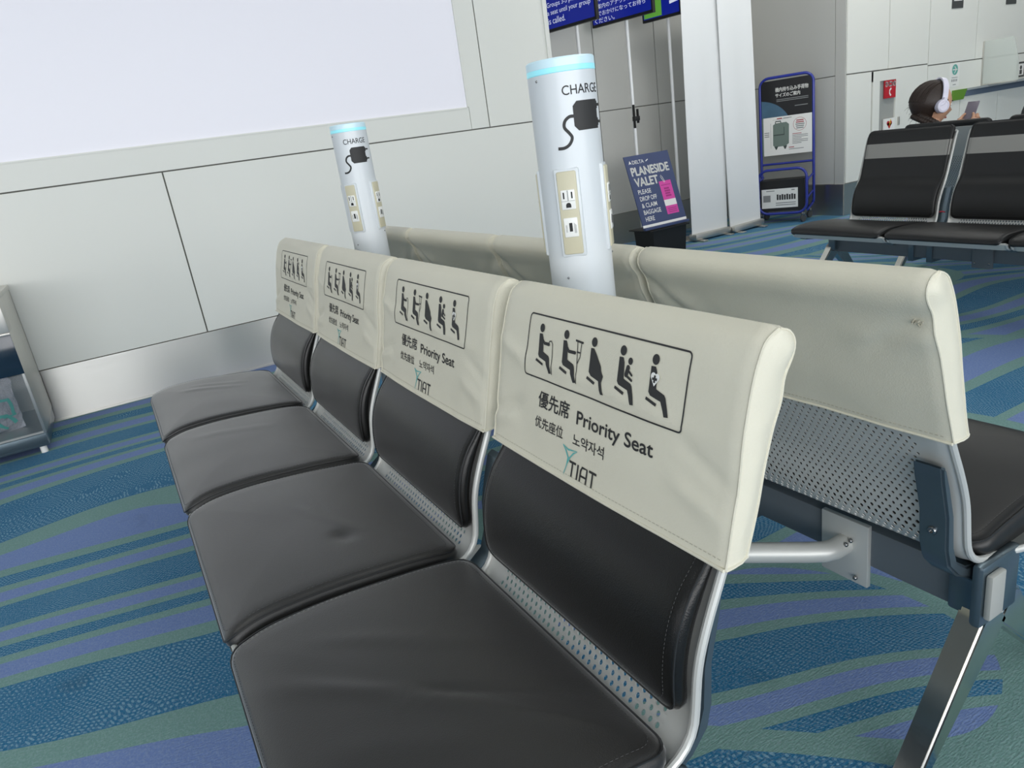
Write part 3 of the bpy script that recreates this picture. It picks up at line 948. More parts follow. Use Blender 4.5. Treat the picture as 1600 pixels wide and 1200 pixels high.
# ------------------------------------------------------------------ charging columns
def make_column(loc, rz, label, Rr):
    root = empty('charging_column', loc, rz, label, 'charging column', 'charging columns between the seat rows')
    zb = ZT+0.024
    mb = MB()
    mb.lathe([(Rr+0.006, zb), (Rr+0.006, zb+0.03), (Rr, zb+0.032), (Rr, 1.2455)], n=64, capt=True)
    pr = Print()
    # angle 0 faces -Y; a = angle in radians * R along the surface, right is +X
    A = lambda deg: radians(deg)*Rr
    B = lambda deg: radians(deg-14)*Rr
    pr.text('CHARGE', A(-36), 1.2085, A(38), 1.2235, fat=0.0001)
    hgt = lambda px: px
    body = [(B(-7), 1.158), (B(-7), 1.190), (B(0), 1.1975), (B(45), 1.1975), (B(45), 1.150), (B(0), 1.150)]
    pr.poly(body)
    pr.rect(B(45), 1.186, B(60), 1.1905); pr.rect(B(45), 1.1585, B(60), 1.163)
    pr.rect(B(45), 1.1545, B(48), 1.167); pr.rect(B(45), 1.182, B(48), 1.1945)
    cord = Curve([(B(-6), 1.174), (B(-14), 1.174), (B(-22), 1.168), (B(-24), 1.158), (B(-17), 1.148), (B(-13), 1.140), (B(-18), 1.130), (B(-27), 1.125), (B(-38), 1.125)])
    pr.line([tuple(cord.at(i/40)) for i in range(41)], 0.0052, round_=False)
    pr.lay(mb, lambda a, b, h: Vector(((Rr+h)*sin(a/Rr), -(Rr+h)*cos(a/Rr), b)), {0: 1}, cut=(0.003, None), lift=0.0005)
    # small screw heads
    for dg, z in ((-80, 1.237), (-60, 0.9), (55, 0.93)):
        a = radians(dg)
        mb.ball((Rr*sin(a), -Rr*cos(a), z), 0.0022, 0.0022, 0.0022, 8, mi=2)
    mb.build('body', [M['column'], M['print'], M['screw']], root)
    MB().lathe([(Rr-0.001, 1.2455), (Rr+0.0003, 1.2465), (Rr+0.0003, 1.2545)], n=64).build('light_ring', M['ring'], root)
    MB().lathe([(Rr+0.0002, 1.2547), (Rr+0.0002, 1.2665), (Rr-0.002, 1.2690)], n=64).build('top_cap', M['ringtop'], root)
    # four outlet plates
    for q in range(4):
        ph = radians(-44+90*q)
        Mz = Matrix.Rotation(ph, 4, 'Z')
        # local frame: x across, -y outward
        f = lambda P: Mz @ Vector(P)
        yo = -Rr*cos(radians(24))
        p = MB()
        p.box(-0.0225, 0.0225, yo-0.0065, yo+0.012, 0.938, 1.092, 0.004, M=Mz)
        po = p.build('outlet_frame', M['column'], root)
        p = MB(); p.box(-0.0175, 0.0175, yo-0.0095, yo+0.004, 0.943, 1.087, 0.003, M=Mz)
        # beige plate with white socket inserts and dark slots
        po2 = p.build('outlet_plate', M['beige'], root)
        p = MB(); p.box(-0.0125, 0.0125, yo-0.0112, yo-0.004, 1.022, 1.056, 0.0015, M=Mz, mi=0)
        yf = yo-0.0112
        for x0, x1, z0, z1 in ((-0.0085, -0.0060, 1.041, 1.052), (0.0060, 0.0085, 1.041, 1.052)):
            p.box(x0, x1, yf-0.0004, yf+0.002, z0, z1, M=Mz, mi=1)
        p.prism([(0.0045*cos(radians(t)), 1.0295+0.0045*sin(radians(t))) for t in range(0, 181, 20)]+[(-0.0045, 1.0255), (0.0045, 1.0255)], 0.002,
                lambda a, b, t: f((a, yf-0.0004+t, b)), mi=1)
        for x0, x1, z0, z1 in ((-0.0118, 0.0118, 1.0365, 1.0372), (-0.0009, 0.0009, 1.0375, 1.055)):
            p.box(x0, x1, yf-0.0003, yf+0.001, z0, z1, M=Mz, mi=2)
        p.build('socket', [M['white'], M['black'], M['grey']], po2)
        p = MB(); p.box(-0.0125, 0.0125, yo-0.0112, yo-0.004, 0.974, 1.008, 0.0015, M=Mz)
        p.box(-0.0028, 0.0028, yf-0.0004, yf+0.002, 0.984, 0.999, M=Mz, mi=1)
        for i in range(5):
            p.box(0.0058+i*0.0009, 0.0061+i*0.0009, yf-0.0003, yf, 0.981, 0.999-0.001*i, M=Mz, mi=2)
            if i < 3: p.box(-0.0090+i*0.0010, -0.0087+i*0.0010, yf-0.0003, yf, 0.983, 0.996, M=Mz, mi=2)
        p.build('usb_port', [M['white'], M['black'], M['textgrey']], po2)
    return root
make_column((0.762, 1.113, 0), 0, 'nearer and larger white charging column standing behind the nearest printed seat', 0.0590)
make_column((0.762, 2.322, 0), radians(-6), 'farther and smaller white charging column close to the front wall', 0.0560)

# ------------------------------------------------------------------ slip-on headrest covers
FRONT = [(0.511, 0.648), (0.5185, 0.675), (0.5245, 0.70), (0.533, 0.735), (0.5395, 0.764), (0.547, 0.80), (0.555, 0.83), (0.567, 0.87), (0.580, 0.898), (0.592, 0.911), (0.610, 0.9185)]
BACK = [(0.610, 0.9185), (0.628, 0.912), (0.638, 0.896), (0.634, 0.876), (0.618, 0.845), (0.602, 0.806), (0.589, 0.766), (0.574, 0.716), (0.561, 0.678), (0.551, 0.650)]
FC = Curve(FRONT); BC = Curve(BACK)
NF = 44
def cover_disp(s, z, seed, back=False):
    """soft wrinkles; s from 0 at one end to 0.566 at the other"""
    v = mnoise.noise((s*6+seed*5, z*7, 0.5+seed))*0.0022+mnoise.noise((s*16, z*14, seed*2.0))*0.0007
    def fd(a0, b0, a1, b1, wd, h): return fold(a0, b0, a1, b1, wd, h)(s, z)
    if not back:
        v += fd(0.56, 0.70, 0.48, 0.735, 0.009, -0.0030)+fd(0.555, 0.685, 0.485, 0.705, 0.012, 0.0025)
        v += fd(0.02, 0.70, 0.10, 0.72, 0.012, 0.0022)+fd(0.01, 0.74, 0.09, 0.77, 0.010, -0.0018)
        v += fd(0.05, 0.79, 0.50, 0.815, 0.007, 0.0011)
        v += fd(0.555, 0.83, 0.47, 0.80, 0.012, 0.0016*(1+0.5*sin(seed)))
    else:
        v += fd(0.0, 0.86, 0.09, 0.79, 0.014, -0.0045)+fd(0.0, 0.83, 0.13, 0.81, 0.02, 0.003)
        v += fd(CW, 0.86, 0.47, 0.79, 0.014, -0.0045)+fd(CW, 0.83, 0.44, 0.80, 0.02, 0.003)
    v *= 1.5
    v *= min(1, max(0, (0.915-z)/0.02)) if z > 0.895 else 1
    return v
CW = 0.556
def cover_pt(t, s, seed, back, h=0.0):
    C_ = BC if back else FC
    p = C_.at(t); tg = C_.tan(t)
    n = Vector((-tg[1], tg[0]))          # outwards
    d_ = cover_disp(s, p[1], seed, back)+h
    # hems hang a little uneven
    dz = 0.0
    if t < 0.25 and not back: dz = -0.004*sin(pi*s/CW)*(1-t/0.25)+0.003*(s/CW)*(1-t/0.25)
    return Vector((p[0]+n.x*d_, s, p[1]+n.y*d_+dz))
def priority_print():
    P = Print()
    K, T_, Wh = 0, 1, 2
    P.rrect_line(0.135, 0.784, 0.508, 0.881, 0.006, 0.0023)
    def sitter(o, lean=0.0):
        P.disc(o, 0.8625, 0.0066)
        P.poly([(o-0.0065, 0.8535), (o+0.002, 0.854), (o+0.0055, 0.848), (o+0.0085+lean, 0.827), (o+0.024, 0.823), (o+0.027, 0.820), (o+0.036, 0.7975), (o+0.029, 0.7965), (o+0.019, 0.8135), (o-0.001, 0.817), (o-0.005, 0.821)])
        P.line([(o-0.0085, 0.8125), (o+0.012, 0.8075)], 0.0040, round_=False)
    s1 = 0.176
    sitter(s1); P.line([(s1, 0.848), (s1+0.010, 0.8405), (s1+0.023, 0.8405)], 0.0050)
    P.line([(s1+0.022, 0.842), (s1+0.024, 0.8455), (s1+0.029, 0.8465), (s1+0.0325, 0.843), (s1+0.0335, 0.835), (s1+0.038, 0.797)], 0.0017)
    s2_ = 0.244
    sitter(s2_); P.line([(s2_, 0.848), (s2_+0.010, 0.8395), (s2_+0.026, 0.840)], 0.0050)
    P.line([(s2_+0.026, 0.858), (s2_+0.043, 0.857)], 0.0030); P.line([(s2_+0.030, 0.857), (s2_+0.033, 0.828), (s2_+0.037, 0.797)], 0.0016); P.line([(s2_+0.040, 0.857), (s2_+0.039, 0.836), (s2_+0.034, 0.826)], 0.0016)
    P.line([(s2_+0.031, 0.842), (s2_+0.039, 0.842)], 0.0022)
    s3 = 0.314
    P.disc(s3, 0.8625, 0.0066)
    P.poly([(s3-0.0065, 0.8535), (s3+0.001, 0.854), (s3+0.010, 0.845), (s3+0.022, 0.832), (s3+0.024, 0.826), (s3+0.030, 0.820), (s3+0.0275, 0.811), (s3+0.036, 0.7955), (s3+0.029, 0.7945), (s3+0.020, 0.8115), (s3, 0.815), (s3-0.006, 0.820)])
    P.line([(s3-0.0085, 0.8115), (s3+0.012, 0.8065)], 0.0040, round_=False)
    s4 = 0.382
    sitter(s4); P.disc(s4+0.0175, 0.8515, 0.0047)
    P.line([(s4+0.0145, 0.8425), (s4+0.0125, 0.833)], 0.0075); P.line([(s4+0.013, 0.8405), (s4+0.024, 0.834)], 0.0032); P.line([(s4+0.012, 0.832), (s4+0.025, 0.8275)], 0.0036)
    s5 = 0.448
    sitter(s5)
    P.disc(s5+0.0005, 0.842, 0.0046, Wh, 1); P.disc(s5+0.0075, 0.8415, 0.0046, Wh, 1)
    P.poly([(s5-0.0038, 0.840), (s5+0.004, 0.8295), (s5+0.0118, 0.8395), (s5+0.004, 0.843)], Wh, 1)
    P.rect(s5+0.0024, 0.834, s5+0.0056, 0.8435, K, 2); P.rect(s5-0.0006, 0.8372, s5+0.0086, 0.8403, K, 2)
    P.text('優先席', 0.182, 0.7395, 0.2705, 0.7655, fat=0.0004)
    P.text('Priority Seat', 0.291, 0.7325, 0.4615, 0.7585, fat=0.0005)
    P.text('优先座位', 0.178, 0.7065, 0.2585, 0.7245, fat=0.0002)
    P.text('노약자석', 0.286, 0.7060, 0.3625, 0.7235, fat=0.0002)
    # letter mark below, strokes like the printed one
    wv = 0.0036
    P.line([(0.281, 0.680), (0.298, 0.680)], wv, round_=False); P.line([(0.2895, 0.680), (0.2875, 0.658)], wv, round_=False)
    P.line([(0.3035, 0.681), (0.3015, 0.658)], wv, round_=False)
    P.line([(0.309, 0.658), (0.3105, 0.674), (0.314, 0.680), (0.326, 0.680), (0.3245, 0.658)], wv, round_=False); P.line([(0.3095, 0.667), (0.325, 0.667)], wv*0.8, round_=False)
    P.line([(0.331, 0.680), (0.349, 0.680)], wv, round_=False); P.line([(0.340, 0.680), (0.3385, 0.658)], wv, round_=False)
    P.line([(0.262, 0.700), (0.270, 0.694), (0.277, 0.684), (0.274, 0.672), (0.268, 0.656)], [0.0008, 0.003, 0.0034, 0.0022, 0.0006], T_, round_=False)
    P.line([(0.299, 0.6985), (0.290, 0.694), (0.281, 0.685), (0.275, 0.674), (0.267, 0.657)], [0.0006, 0.0024, 0.0024, 0.0014, 0.0005], T_, round_=False)
    P.line([(0.262, 0.7005), (0.276, 0.696), (0.299, 0.699)], [0.0008, 0.0028, 0.0006], T_, round_=False)
    return P
PRINT = priority_print()
def make_cover(name, seed, printed, tear=False):
    mb = MB()
    NV = 52
    ss = [CW*j/NV for j in range(NV+1)]
    def pt(i, j, back):
        s = ss[j]
        e = min(s, CW-s)
        inset = -0.003*max(0, 1-e/0.010)**2
        return cover_pt(i/NF, s, seed, back, inset)
    for back in (False, True):
        vs = [pt(i, j, back) for i in range(NF+1) for j in range(NV+1)]
        if back:                                       # start exactly on the front's last row
            for j in range(NV+1): vs[j] = pt(NF, j, False)
        n = NV+1
        mb.add(vs, [(i*n+j, (i+1)*n+j, (i+1)*n+j+1, i*n+j+1) for i in range(NF) for j in range(NV)])
    # gussets
    for j, sg in ((0, -1), (NV, 1)):
        K_ = 6
        rows = []
        for i in range(NF+1):
            a = pt(i, j, False)
            b_ = pt(NF-i, j, True) if i < NF else pt(NF, j, False)
            r_ = []
            for k in range(K_+1):
                p = a.lerp(b_, k/K_)
                tt = i/NF
                p.y += sg*(0.006*sin(pi*k/K_)*(0.4+0.6*sin(pi*min(1, tt*1.05))) + 0.0015*mnoise.noise((i*0.2, k*0.6, seed+j))*sin(pi*k/K_))
                p.y += sg*0.011*exp(-((p.z-0.893)/0.020)**2)*(k/K_)**1.5*(1-(k/K_)**8)
                r_.append(p)
            rows.append(r_)
        vs = [p for r_ in rows for p in r_]
        n = K_+1
        mb.add(vs, [(i*n+k, i*n+k+1, (i+1)*n+k+1, (i+1)*n+k) for i in range(NF) for k in range(K_)])
        # raised seam where front and gusset meet
        mb.tube([rows[i][0]+Vector((-0.0004, sg*0.0004, 0)) for i in range(NF+1)], 0.0017, 6)
        mb.tube([rows[i][K_]+Vector((0.0004, sg*0.0004, 0)) for i in range(NF+1)], 0.0015, 6)
        mb.tube(rows[0], 0.0022, 6)
        for back in (False, True):   # side stitch groove shown as small dashes on the hem
            pass
    # hems
    for back in (False, True):
        t0 = 0 if not back else 1
        mb.tube([cover_pt(t0, s, seed, back, 0.0) for s in ss], 0.0024, 8)
        tq = 0.035 if not back else 0.965
        for k in range(70):
            s = 0.008+k*(CW-0.016)/70
            a, b_ = cover_pt(tq, s, seed, back, 0.0007), cover_pt(tq, s+0.0045, seed, back, 0.0007)
            mb.tube([a, b_], 0.0005, 4, mi=3)
    if printed:
        zt = {}
        def on(a, b, h):
            # a measured from the far end: s = CW - (a - 0.034)
            s = 0.601-a
            z = b
            k = round(z, 5)
            if k not in zt:
                lo, hi = 0.0, 1.0
                for _ in range(24):
                    md = (lo+hi)/2
                    if FC.at(md)[1] < z: lo = md
                    else: hi = md
                zt[k] = lo
            return cover_pt(zt[k], s, seed, False, h)
        PRINT.lay(mb, on, {0: 1, 1: 2, 2: 4}, cut=(0.011, 0.008), lift=0.0009)
    if tear:
        rnd = random.Random(4)
        for k in range(10):
            c = cover_pt(0.32, CW-0.018, seed, True, 0.001)
            c += Vector((rnd.uniform(-.002, .003), rnd.uniform(-.010, .008), rnd.uniform(-.003, .004)))
            mb.tube([c, c+Vector((rnd.uniform(-.0, .006), rnd.uniform(-.006, .006), rnd.uniform(-.004, .004)))], [0.0016, 0.0006], 5, mi=3)
    return mb.build(name, [M['vinyl'], M['print'], M['teal'], M['stitch'], M['white']], ang=0.75, recalc=False)

labsA = ['cream printed headrest cover on the nearest seat of the printed row',
         'cream printed headrest cover on the second seat from the near end',
         'cream printed headrest cover on the third seat, in front of the farther column',
         'cream printed headrest cover on the farthest seat, next to the front wall']
for k in range(4):
    c = make_cover('headrest_cover', k+1, True)
    # s runs with +y from the near end
    c.location = (0, Y0+W*k-0.001, 0)
    prop(c, labsA[k], 'seat cover', 'printed headrest covers on the front row')
labsB = ['large plain back of the cream cover with a torn top corner, at right',
         'plain back of the cream cover right of the nearer charging column',
         'plain back of the cream cover left of the nearer charging column',
         'plain back of the cream cover nearest the front wall, beside the farther column']
CW = 0.574
cB1 = make_cover('headrest_cover', 7, False, True)
cB1.location = (1.524, Y0+W-(W-CW)/2-0.009, 0); cB1.rotation_euler = (0, 0, pi)
prop(cB1, labsB[0], 'seat cover', 'plain headrest cover backs on the second row')
cB2 = make_cover('headrest_cover', 9, False)
for k in range(1, 4):
    c = cB2 if k == 1 else cB2.copy()
    if k > 1: col.objects.link(c)
    c.location = (1.524, Y0+W*(k+1)-(W-CW)/2-0.009, 0); c.rotation_euler = (0, 0, pi)
    prop(c, labsB[k], 'seat cover', 'plain headrest cover backs on the second row')

# ------------------------------------------------------------------ far benches
XC = 3.44
rzC = radians(-2.5)
fx, fy = XC+0.02, 2.895-2.4
benchC = make_bench('beam_bench', 4, M['leatherfar'], M['banded'])
benchC.location = (fx-0.104+0.0, fy, 0); benchC.rotation_euler = (0, 0, rzC)
prop(benchC, 'distant row of black beam seats with a grey band across each back', 'bench')
MCw = Matrix.Translation(benchC.location) @ Matrix.Rotation(rzC, 4, 'Z')
m = MB(); m.box(0.308, 0.322, 1.42, 1.52, 0.225, 0.345, 0.003)
pl = m.build('connector_plate', M['beam'], benchC)
for a, z in ((1.435, .325), (1.505, .325), (1.435, .25), (1.505, .25)): MB().ball((0.307, a, z), 0.003, 0.006, 0.006, 10).build('screw', M['screw'], pl)
pB = MCw @ Vector((1.524, 2.4, 0))
benchD = make_bench('beam_bench', 4, M['leatherfar'], M['leatherfar'], shift=0.018)
benchD.location = pB; benchD.rotation_euler = (0, 0, rzC+pi)
prop(benchD, 'distant row of black beam seats facing away where the person sits', 'bench')
rp_ = MCw @ Vector((0.488, 1.8, 0.468))
o = MB().tube([(0, -0.014, 0), (0, 0.0, 0.003), (0, 0.014, 0.001)], 0.006, 8, sx=0.5).build('red_tag', M['redstrap'])
o.location = rp_
prop(o, 'small red tag caught between two distant banded seat backs', 'tag')

# ------------------------------------------------------------------ litter cabinet at the left edge
bn = empty('waste_bin', (-0.50, 4.10, 0), label='steel and dark glass waste cabinet at the left edge by the wall', cat='waste bin')
m = MB(); m.box(-0.014, 0.0, 0.004, 0.55, 0.10, 0.775, 0.002); m.box(-0.9, -0.886, 0.004, 0.55, 0.10, 0.775, 0.002); m.box(-0.9, 0, 0.536, 0.55, 0.10, 0.775); m.box(-0.886, -0.014, 0.02, 0.536, 0.10, 0.11)
m.build('body', M['steel2'], bn)
MB().box(-0.895, -0.004, 0.006, 0.545, 0.035, 0.10, 0.004).build('plinth', M['darkalu'], bn)
m = MB(); m.box(-0.90, 0.004, -0.004, 0.55, 0.775, 0.80, 0.003); m.box(-0.07, 0.004, -0.006, 0.10, 0.622, 0.80, 0.004); m.box(-0.9, 0.002, -0.010, 0.02, 0.610, 0.622, 0.002)
m.build('cap', M['steel2'], bn)
MB().box(-0.83, -0.07, 0.012, 0.03, 0.622, 0.775).build('slot_panel', M['white'], bn)
MB().box(-0.9, -0.0, 0.0, 0.006, 0.415, 0.610, 0.001).build('glass_panel', M['glassdark'], bn)
MB().box(-0.9, -0.0, 0.0, 0.006, 0.045, 0.413, 0.001).build('glass_door', M['glassgrey'], bn)
for a, b_ in ((-0.04, 0.03), (-0.04, 0.5), (-0.86, 0.03), (-0.86, 0.5)): MB().lathe([(0.016, 0), (0.016, 0.036)], (a, b_, 0), 14).build('foot', M['white'], bn)
def bagf(u, v):
    x = -0.80+0.70*u; z = 0.115+0.27*v
    a = min(u, 1-u)*6; c = min(v, 1-v)*6
    bul = (1-exp(-a))*(1-exp(-c))
    return Vector((x+0.02*mnoise.noise((v*5, u, 3)), 0.19-0.155*bul+0.02*mnoise.noise((u*9, v*7, 1.0)), z+0.02*mnoise.noise((u*6, 2, v))))
m = MB().grid(bagf, 40, 24).grid(lambda u, v: Vector((-0.80+0.70*u, 0.19+0.12*sin(pi*u)*sin(pi*v), 0.115+0.27*v)), 12, 8)
pr = Print()
pr.line([(-0.20, 0.30), (-0.125, 0.285), (-0.125, 0.205), (-0.17, 0.21)], 0.016, round_=False); pr.line([(-0.20, 0.215), (-0.155, 0.215), (-0.125, 0.16)], 0.016, round_=False); pr.line([(-0.21, 0.19), (-0.17, 0.14)], 0.018, round_=False)
pr.lay(m, lambda a, b, h: bagf(min(max((a+0.80)/0.70, 0), 1), min(max((b-0.115)/0.27, 0), 1))+Vector((0, -0.004, 0)), {0: 1}, cut=(0.02, 0.02))
bg = m.build('rubbish_bag', [M['bag'], M['mint']])
bg.location = (-0.50, 4.10, 0)
prop(bg, 'clear plastic bag with mint print behind the cabinet glass', 'bag')

# ------------------------------------------------------------------ gate corner: displays, sign, banners, baggage sizer
HD = radians(-14)
dd = Vector((sin(HD), cos(HD), 0))       # to the viewer's left (away)
def display(px, py, s_left, s_right, zb, hgt, label, draw, slot):
    root = empty('gate_display', (px, py, 0), 0, label, 'display', 'gate displays on poles')
    # local axes: a to the right in the picture = -dd ; outward normal towards -x
    nrm = Vector((-dd.y, dd.x, 0))
    f = lambda a, b, h: -dd*a+nrm*h+Vector((0, 0, b))
    m = MB().lathe([(0.015, 0.012), (0.015, zb+0.3)], n=16)
    m.build('pole', M['pole'], root)
    MB().lathe([(0.16, 0), (0.16, 0.008), (0.05, 0.016), (0.02, 0.03)], n=32).build('base', M['steel2'], root)
    a0, a1 = -s_left, s_right
    c = MB()
    vs = [f(a, b, h) for a in (a0, a1) for b in (zb, zb+hgt) for h in (0.018, 0.055)]
    c.add(vs, [(0, 1, 3, 2), (4, 6, 7, 5), (0, 4, 5, 1), (2, 3, 7, 6), (0, 2, 6, 4), (1, 5, 7, 3)])
    c.build('casing', M['black'], root)
    sc = MB()
    pr = Print()
    pr.rect(a0+0.014, zb+0.022, a1-0.014, zb+hgt-0.022, 0, 0)
    draw(pr, a0, a1, zb)
    pr.lay(sc, lambda a, b, h: f(a, b, 0.0555+h), slot)
    sc.build('screen', [M['bluescreen'], M['screentext'], M['greenscreen']], root, smooth=False, recalc=False)
    return root
def d1(p, a0, a1, zb):
    p.text('Welcome', a0+0.03, zb+0.262, a0+0.33, zb+0.325, 1, 0.02, 1)
    for i, t in enumerate(('Groups 3-5 please have', 'a seat until your group', 'is called.')):
        ww = (0.47, 0.47, 0.19)[i]
        p.text(t, a0+0.035, zb+0.185-i*0.058-0.012, a0+0.035+ww, zb+0.185-i*0.058+0.036, 1, 0.0, 1)
def d2(p, a0, a1, zb):
    for i, (t, ww) in enumerate((('グループ４以降は', 0.36), ('ご案内のアナウンスがある', 0.55), ('までおかけになってお待ち', 0.55), ('ください。', 0.22))):
        p.text(t, a0+0.035, zb+0.21-i*0.056-0.014, a0+0.035+ww, zb+0.21-i*0.056+0.026, 1, 0.0, 1)
def d3(p, a0, a1, zb):
    p.rect(a0+0.02, zb+0.03, a0+0.21, zb+0.5, 2, 1)
    ax, az = a0+0.34, zb+0.15
    p.line([(ax-0.05, az+0.07), (ax+0.015, az-0.005)], 0.026, 1, 1, False)
    p.line([(ax-0.045, az-0.035), (ax+0.035, az-0.028), (ax+0.04, az+0.05)], 0.026, 1, 1, False)
display(3.87, 5.35, 0.291, 0.26, 1.968, 0.95, 'left blue gate display with English boarding text on white pole', d1, {0: 0, 1: 1, 2: 2})
display(4.44, 5.40, 0.336, 0.318, 1.992, 0.95, 'middle blue gate display with Japanese text on white pole', d2, {0: 0, 1: 1, 2: 2})
display(4.90, 5.38, 0.236, 0.17, 1.986, 0.95, 'right gate display with green stripe and white arrow', d3, {0: 0, 1: 1, 2: 2})
# cable grip on the middle pole
o = MB().box(-0.03, 0.03, -0.05, -0.012, 1.16, 1.20, 0.004).box(-0.022, -0.014, -0.04, -0.012, 1.10, 1.30, 0.002).box(0.02, 0.028, -0.04, -0.012, 1.14, 1.26, 0.002).build('cable_clamp', M['black'])
o.location = (4.44, 5.40, 0)
prop(o, 'black cable clamp halfway up the middle display pole', 'clamp')

# black box and leaning valet sign
bx = empty('storage_box', (4.36, 5.06, 0), label='low black plastic box under the leaning valet sign', cat='box')
m = MB()
def taper(x0, x1, y0, y1, z0, z1, k):
    vs = []
    for z, q in ((z0, 1-k), (z1, 1)):
        for a, b_ in ((x0, y0), (x1, y0), (x1, y1), (x0, y1)): vs.append(((a)*q, (b_)*q, z))
    return vs
m.add(taper(-0.195, 0.195, -0.13, 0.13, 0, 0.225, 0.07), [(3, 2, 1, 0), (0, 1, 5, 4), (1, 2, 6, 5), (2, 3, 7, 6), (3, 0, 4, 7)])
m.build('tub', M['black'], bx, smooth=False)
MB().box(-0.24, 0.22, -0.15, 0.15, 0.225, 0.238, 0.004).build('rim', M['black'], bx)
sg = empty('valet_sign', (4.336, 4.955, 0.268), label='leaning navy airline baggage sign with pink tag picture', cat='sign')
tilt = math.atan2(0.20, 0.615)
fS = lambda a, b, h: Vector((a, b*sin(tilt)-h*cos(tilt), b*cos(tilt)+h*sin(tilt)))
pr = Print()
pr.rect(-0.252, 0.0, 0.252, 0.022, 4, 0)
pr.text('DELTA', -0.175, 0.565, -0.045, 0.597, 1, 0.008, 0)
pr.poly([(-0.217, 0.565), (-0.200, 0.600), (-0.183, 0.565), (-0.200, 0.574)], 1, 0)
pr.line([(-0.022, 0.577), (0.002, 0.589)], 0.008, 1, 0)
pr.text('PLANESIDE', -0.212, 0.462, 0.212, 0.535, 1, 0.0, 0, fat=0.0035)
pr.text('VALET', -0.205, 0.365, 0.055, 0.438, 1, 0.0, 0, fat=0.0035)
for i, (t, ww) in enumerate((('PLEASE', 0.145), ('DROP OFF', 0.19), ('& CLAIM', 0.17), ('BAGGAGE', 0.195), ('HERE', 0.10))):
    pr.text(t, -0.20, 0.295-i*0.061, -0.20+ww, 0.335-i*0.061, 1, 0.006, 0)
pr.rect(0.055, 0.075, 0.19, 0.375, 2, 0); pr.rect(0.055, 0.150, 0.19, 0.205, 4, 1)
pr.line([(0.115, 0.36), (0.088, 0.415), (0.096, 0.43), (0.108, 0.41), (0.125, 0.365)], 0.004, 1, 1)
pr.rect(0.068, 0.335, 0.178, 0.341, 3, 1)
for i in range(4): pr.rect(0.092, 0.232+i*0.022, 0.155-0.006*(i % 2), 0.247+i*0.022, 3, 1)
for i in range(3): pr.rect(0.075, 0.09+i*0.016, 0.172, 0.096+i*0.016, 3, 1)
m = MB()
vs = [fS(a, b, h) for a in (-0.252, 0.252) for b in (-0.02, 0.64) for h in (-0.008, 0)]
m.add(vs, [(0, 1, 3, 2), (4, 6, 7, 5), (0, 4, 5, 1), (2, 3, 7, 6), (0, 2, 6, 4), (1, 5, 7, 3)])
pr.lay(m, fS, {1: 1, 2: 2, 3: 3, 4: 4})
M['pinkdark'] = mat('dark_pink_print', (160, 44, 120), 0.6)
m.build('board', [M['navy'], M['white'], M['pink'], M['pinkdark'], M['white']], sg, smooth=False, recalc=False)
MB().box(-0.255, 0.255, -0.03, 0.0, -0.022, 0.0, 0.003).build('ledge', M['navy'], sg)

# roll-up banners seen from the back
for i, (x0, x1, lb) in enumerate(((4.828, 5.292, 'left white roll-up banner of the pair beside the gate displays'), (5.298, 5.718, 'right white roll-up banner of the pair, nearest the baggage sizer'))):
    r_ = empty('rollup_banner', ((x0+x1)/2, 5.12+0.034*(1-i), 0), label=lb, cat='banner', group='white roll-up banners')
    hw = (x1-x0)/2
    r_.rotation_euler = (0, radians((0.5, -1.6)[i]), 0)
    m = MB().grid(lambda u, v: Vector((-hw+2*hw*u, 0.004*sin(u*9+v*3)*sin(pi*v), 0.055+2.35*v)), 14, 20)
    m.grid(lambda u, v: Vector((-hw+2*hw*u, 0.002+0.004*sin(u*9+v*3)*sin(pi*v), 0.055+2.35*v)), 14, 20)
    m.build('sheet', M['banner'], r_)
    m = MB().box(-hw, hw, -0.055, 0.05, 0.012, 0.07, 0.014)
    m.build('base', M['steel2'], r_)
    for a in (-hw+0.03, hw-0.09): MB().box(a, a+0.06, -0.12, 0.1, 0, 0.012, 0.002).build('foot', M['steel2'], r_)
    MB().lathe([(0.008, 0.06), (0.008, 2.4)], (hw-0.03 if i == 0 else -hw+0.03, 0.03, 0), 10).build('pole', M['pole'], r_)
    MB().box(-hw, hw, -0.012, 0.016, 2.39, 2.42, 0.004).build('top_rail', M['steel2'], r_)

# baggage sizer cart
hC = radians(-28)
dC = Vector((sin(hC), cos(hC), 0)); nC = Vector((-dC.y, dC.x, 0))
ct = empty('baggage_sizer', (6.2, 5.0, 0), label='blue tube baggage sizer stand with poster panel on castors', cat='baggage sizer')
fC = lambda a, b, h: -dC*a+nC*h+Vector((0, 0, b))       # a to the right, b up, h outwards
def rloop(a0, a1, b0, b1, r, h, closed=True):
    pts = []
    for (cx, cy, st) in ((a1-r, b1-r, 0), (a0+r, b1-r, 90), (a0+r, b0+r, 180), (a1-r, b0+r, 270)):
        for k in range(7):
            t = radians(st+k*15)
            pts.append(fC(cx+r*cos(t), cy+r*sin(t), h))
    return pts
m = MB()
m.tube(rloop(-0.40, 0.10, 0.10, 1.372, 0.085, 0), 0.0135, 12, closed=True)
m.tube([fC(-0.40, 0.555, 0), fC(0.10, 0.555, 0)], 0.011, 10)
hoop = 0.27
m.tube(rloop(-0.37, 0.085, 0.095, 0.52, 0.09, hoop), 0.013, 12, closed=True)
for a in (-0.385, 0.092):
    for z in (0.40, 0.235, 0.115):
        m.tube([fC(a, z+0.03, 0), fC(a, z, hoop)], 0.010, 10)
m.build('frame', M['blue'], ct)
m = MB()
pr = Print()
a0, a1 = -0.385, 0.088
fP = lambda a, b, h: fC(a, b, 0.008+h)
pr.rect(a0, 1.005, a1, 1.345, 0, 0)
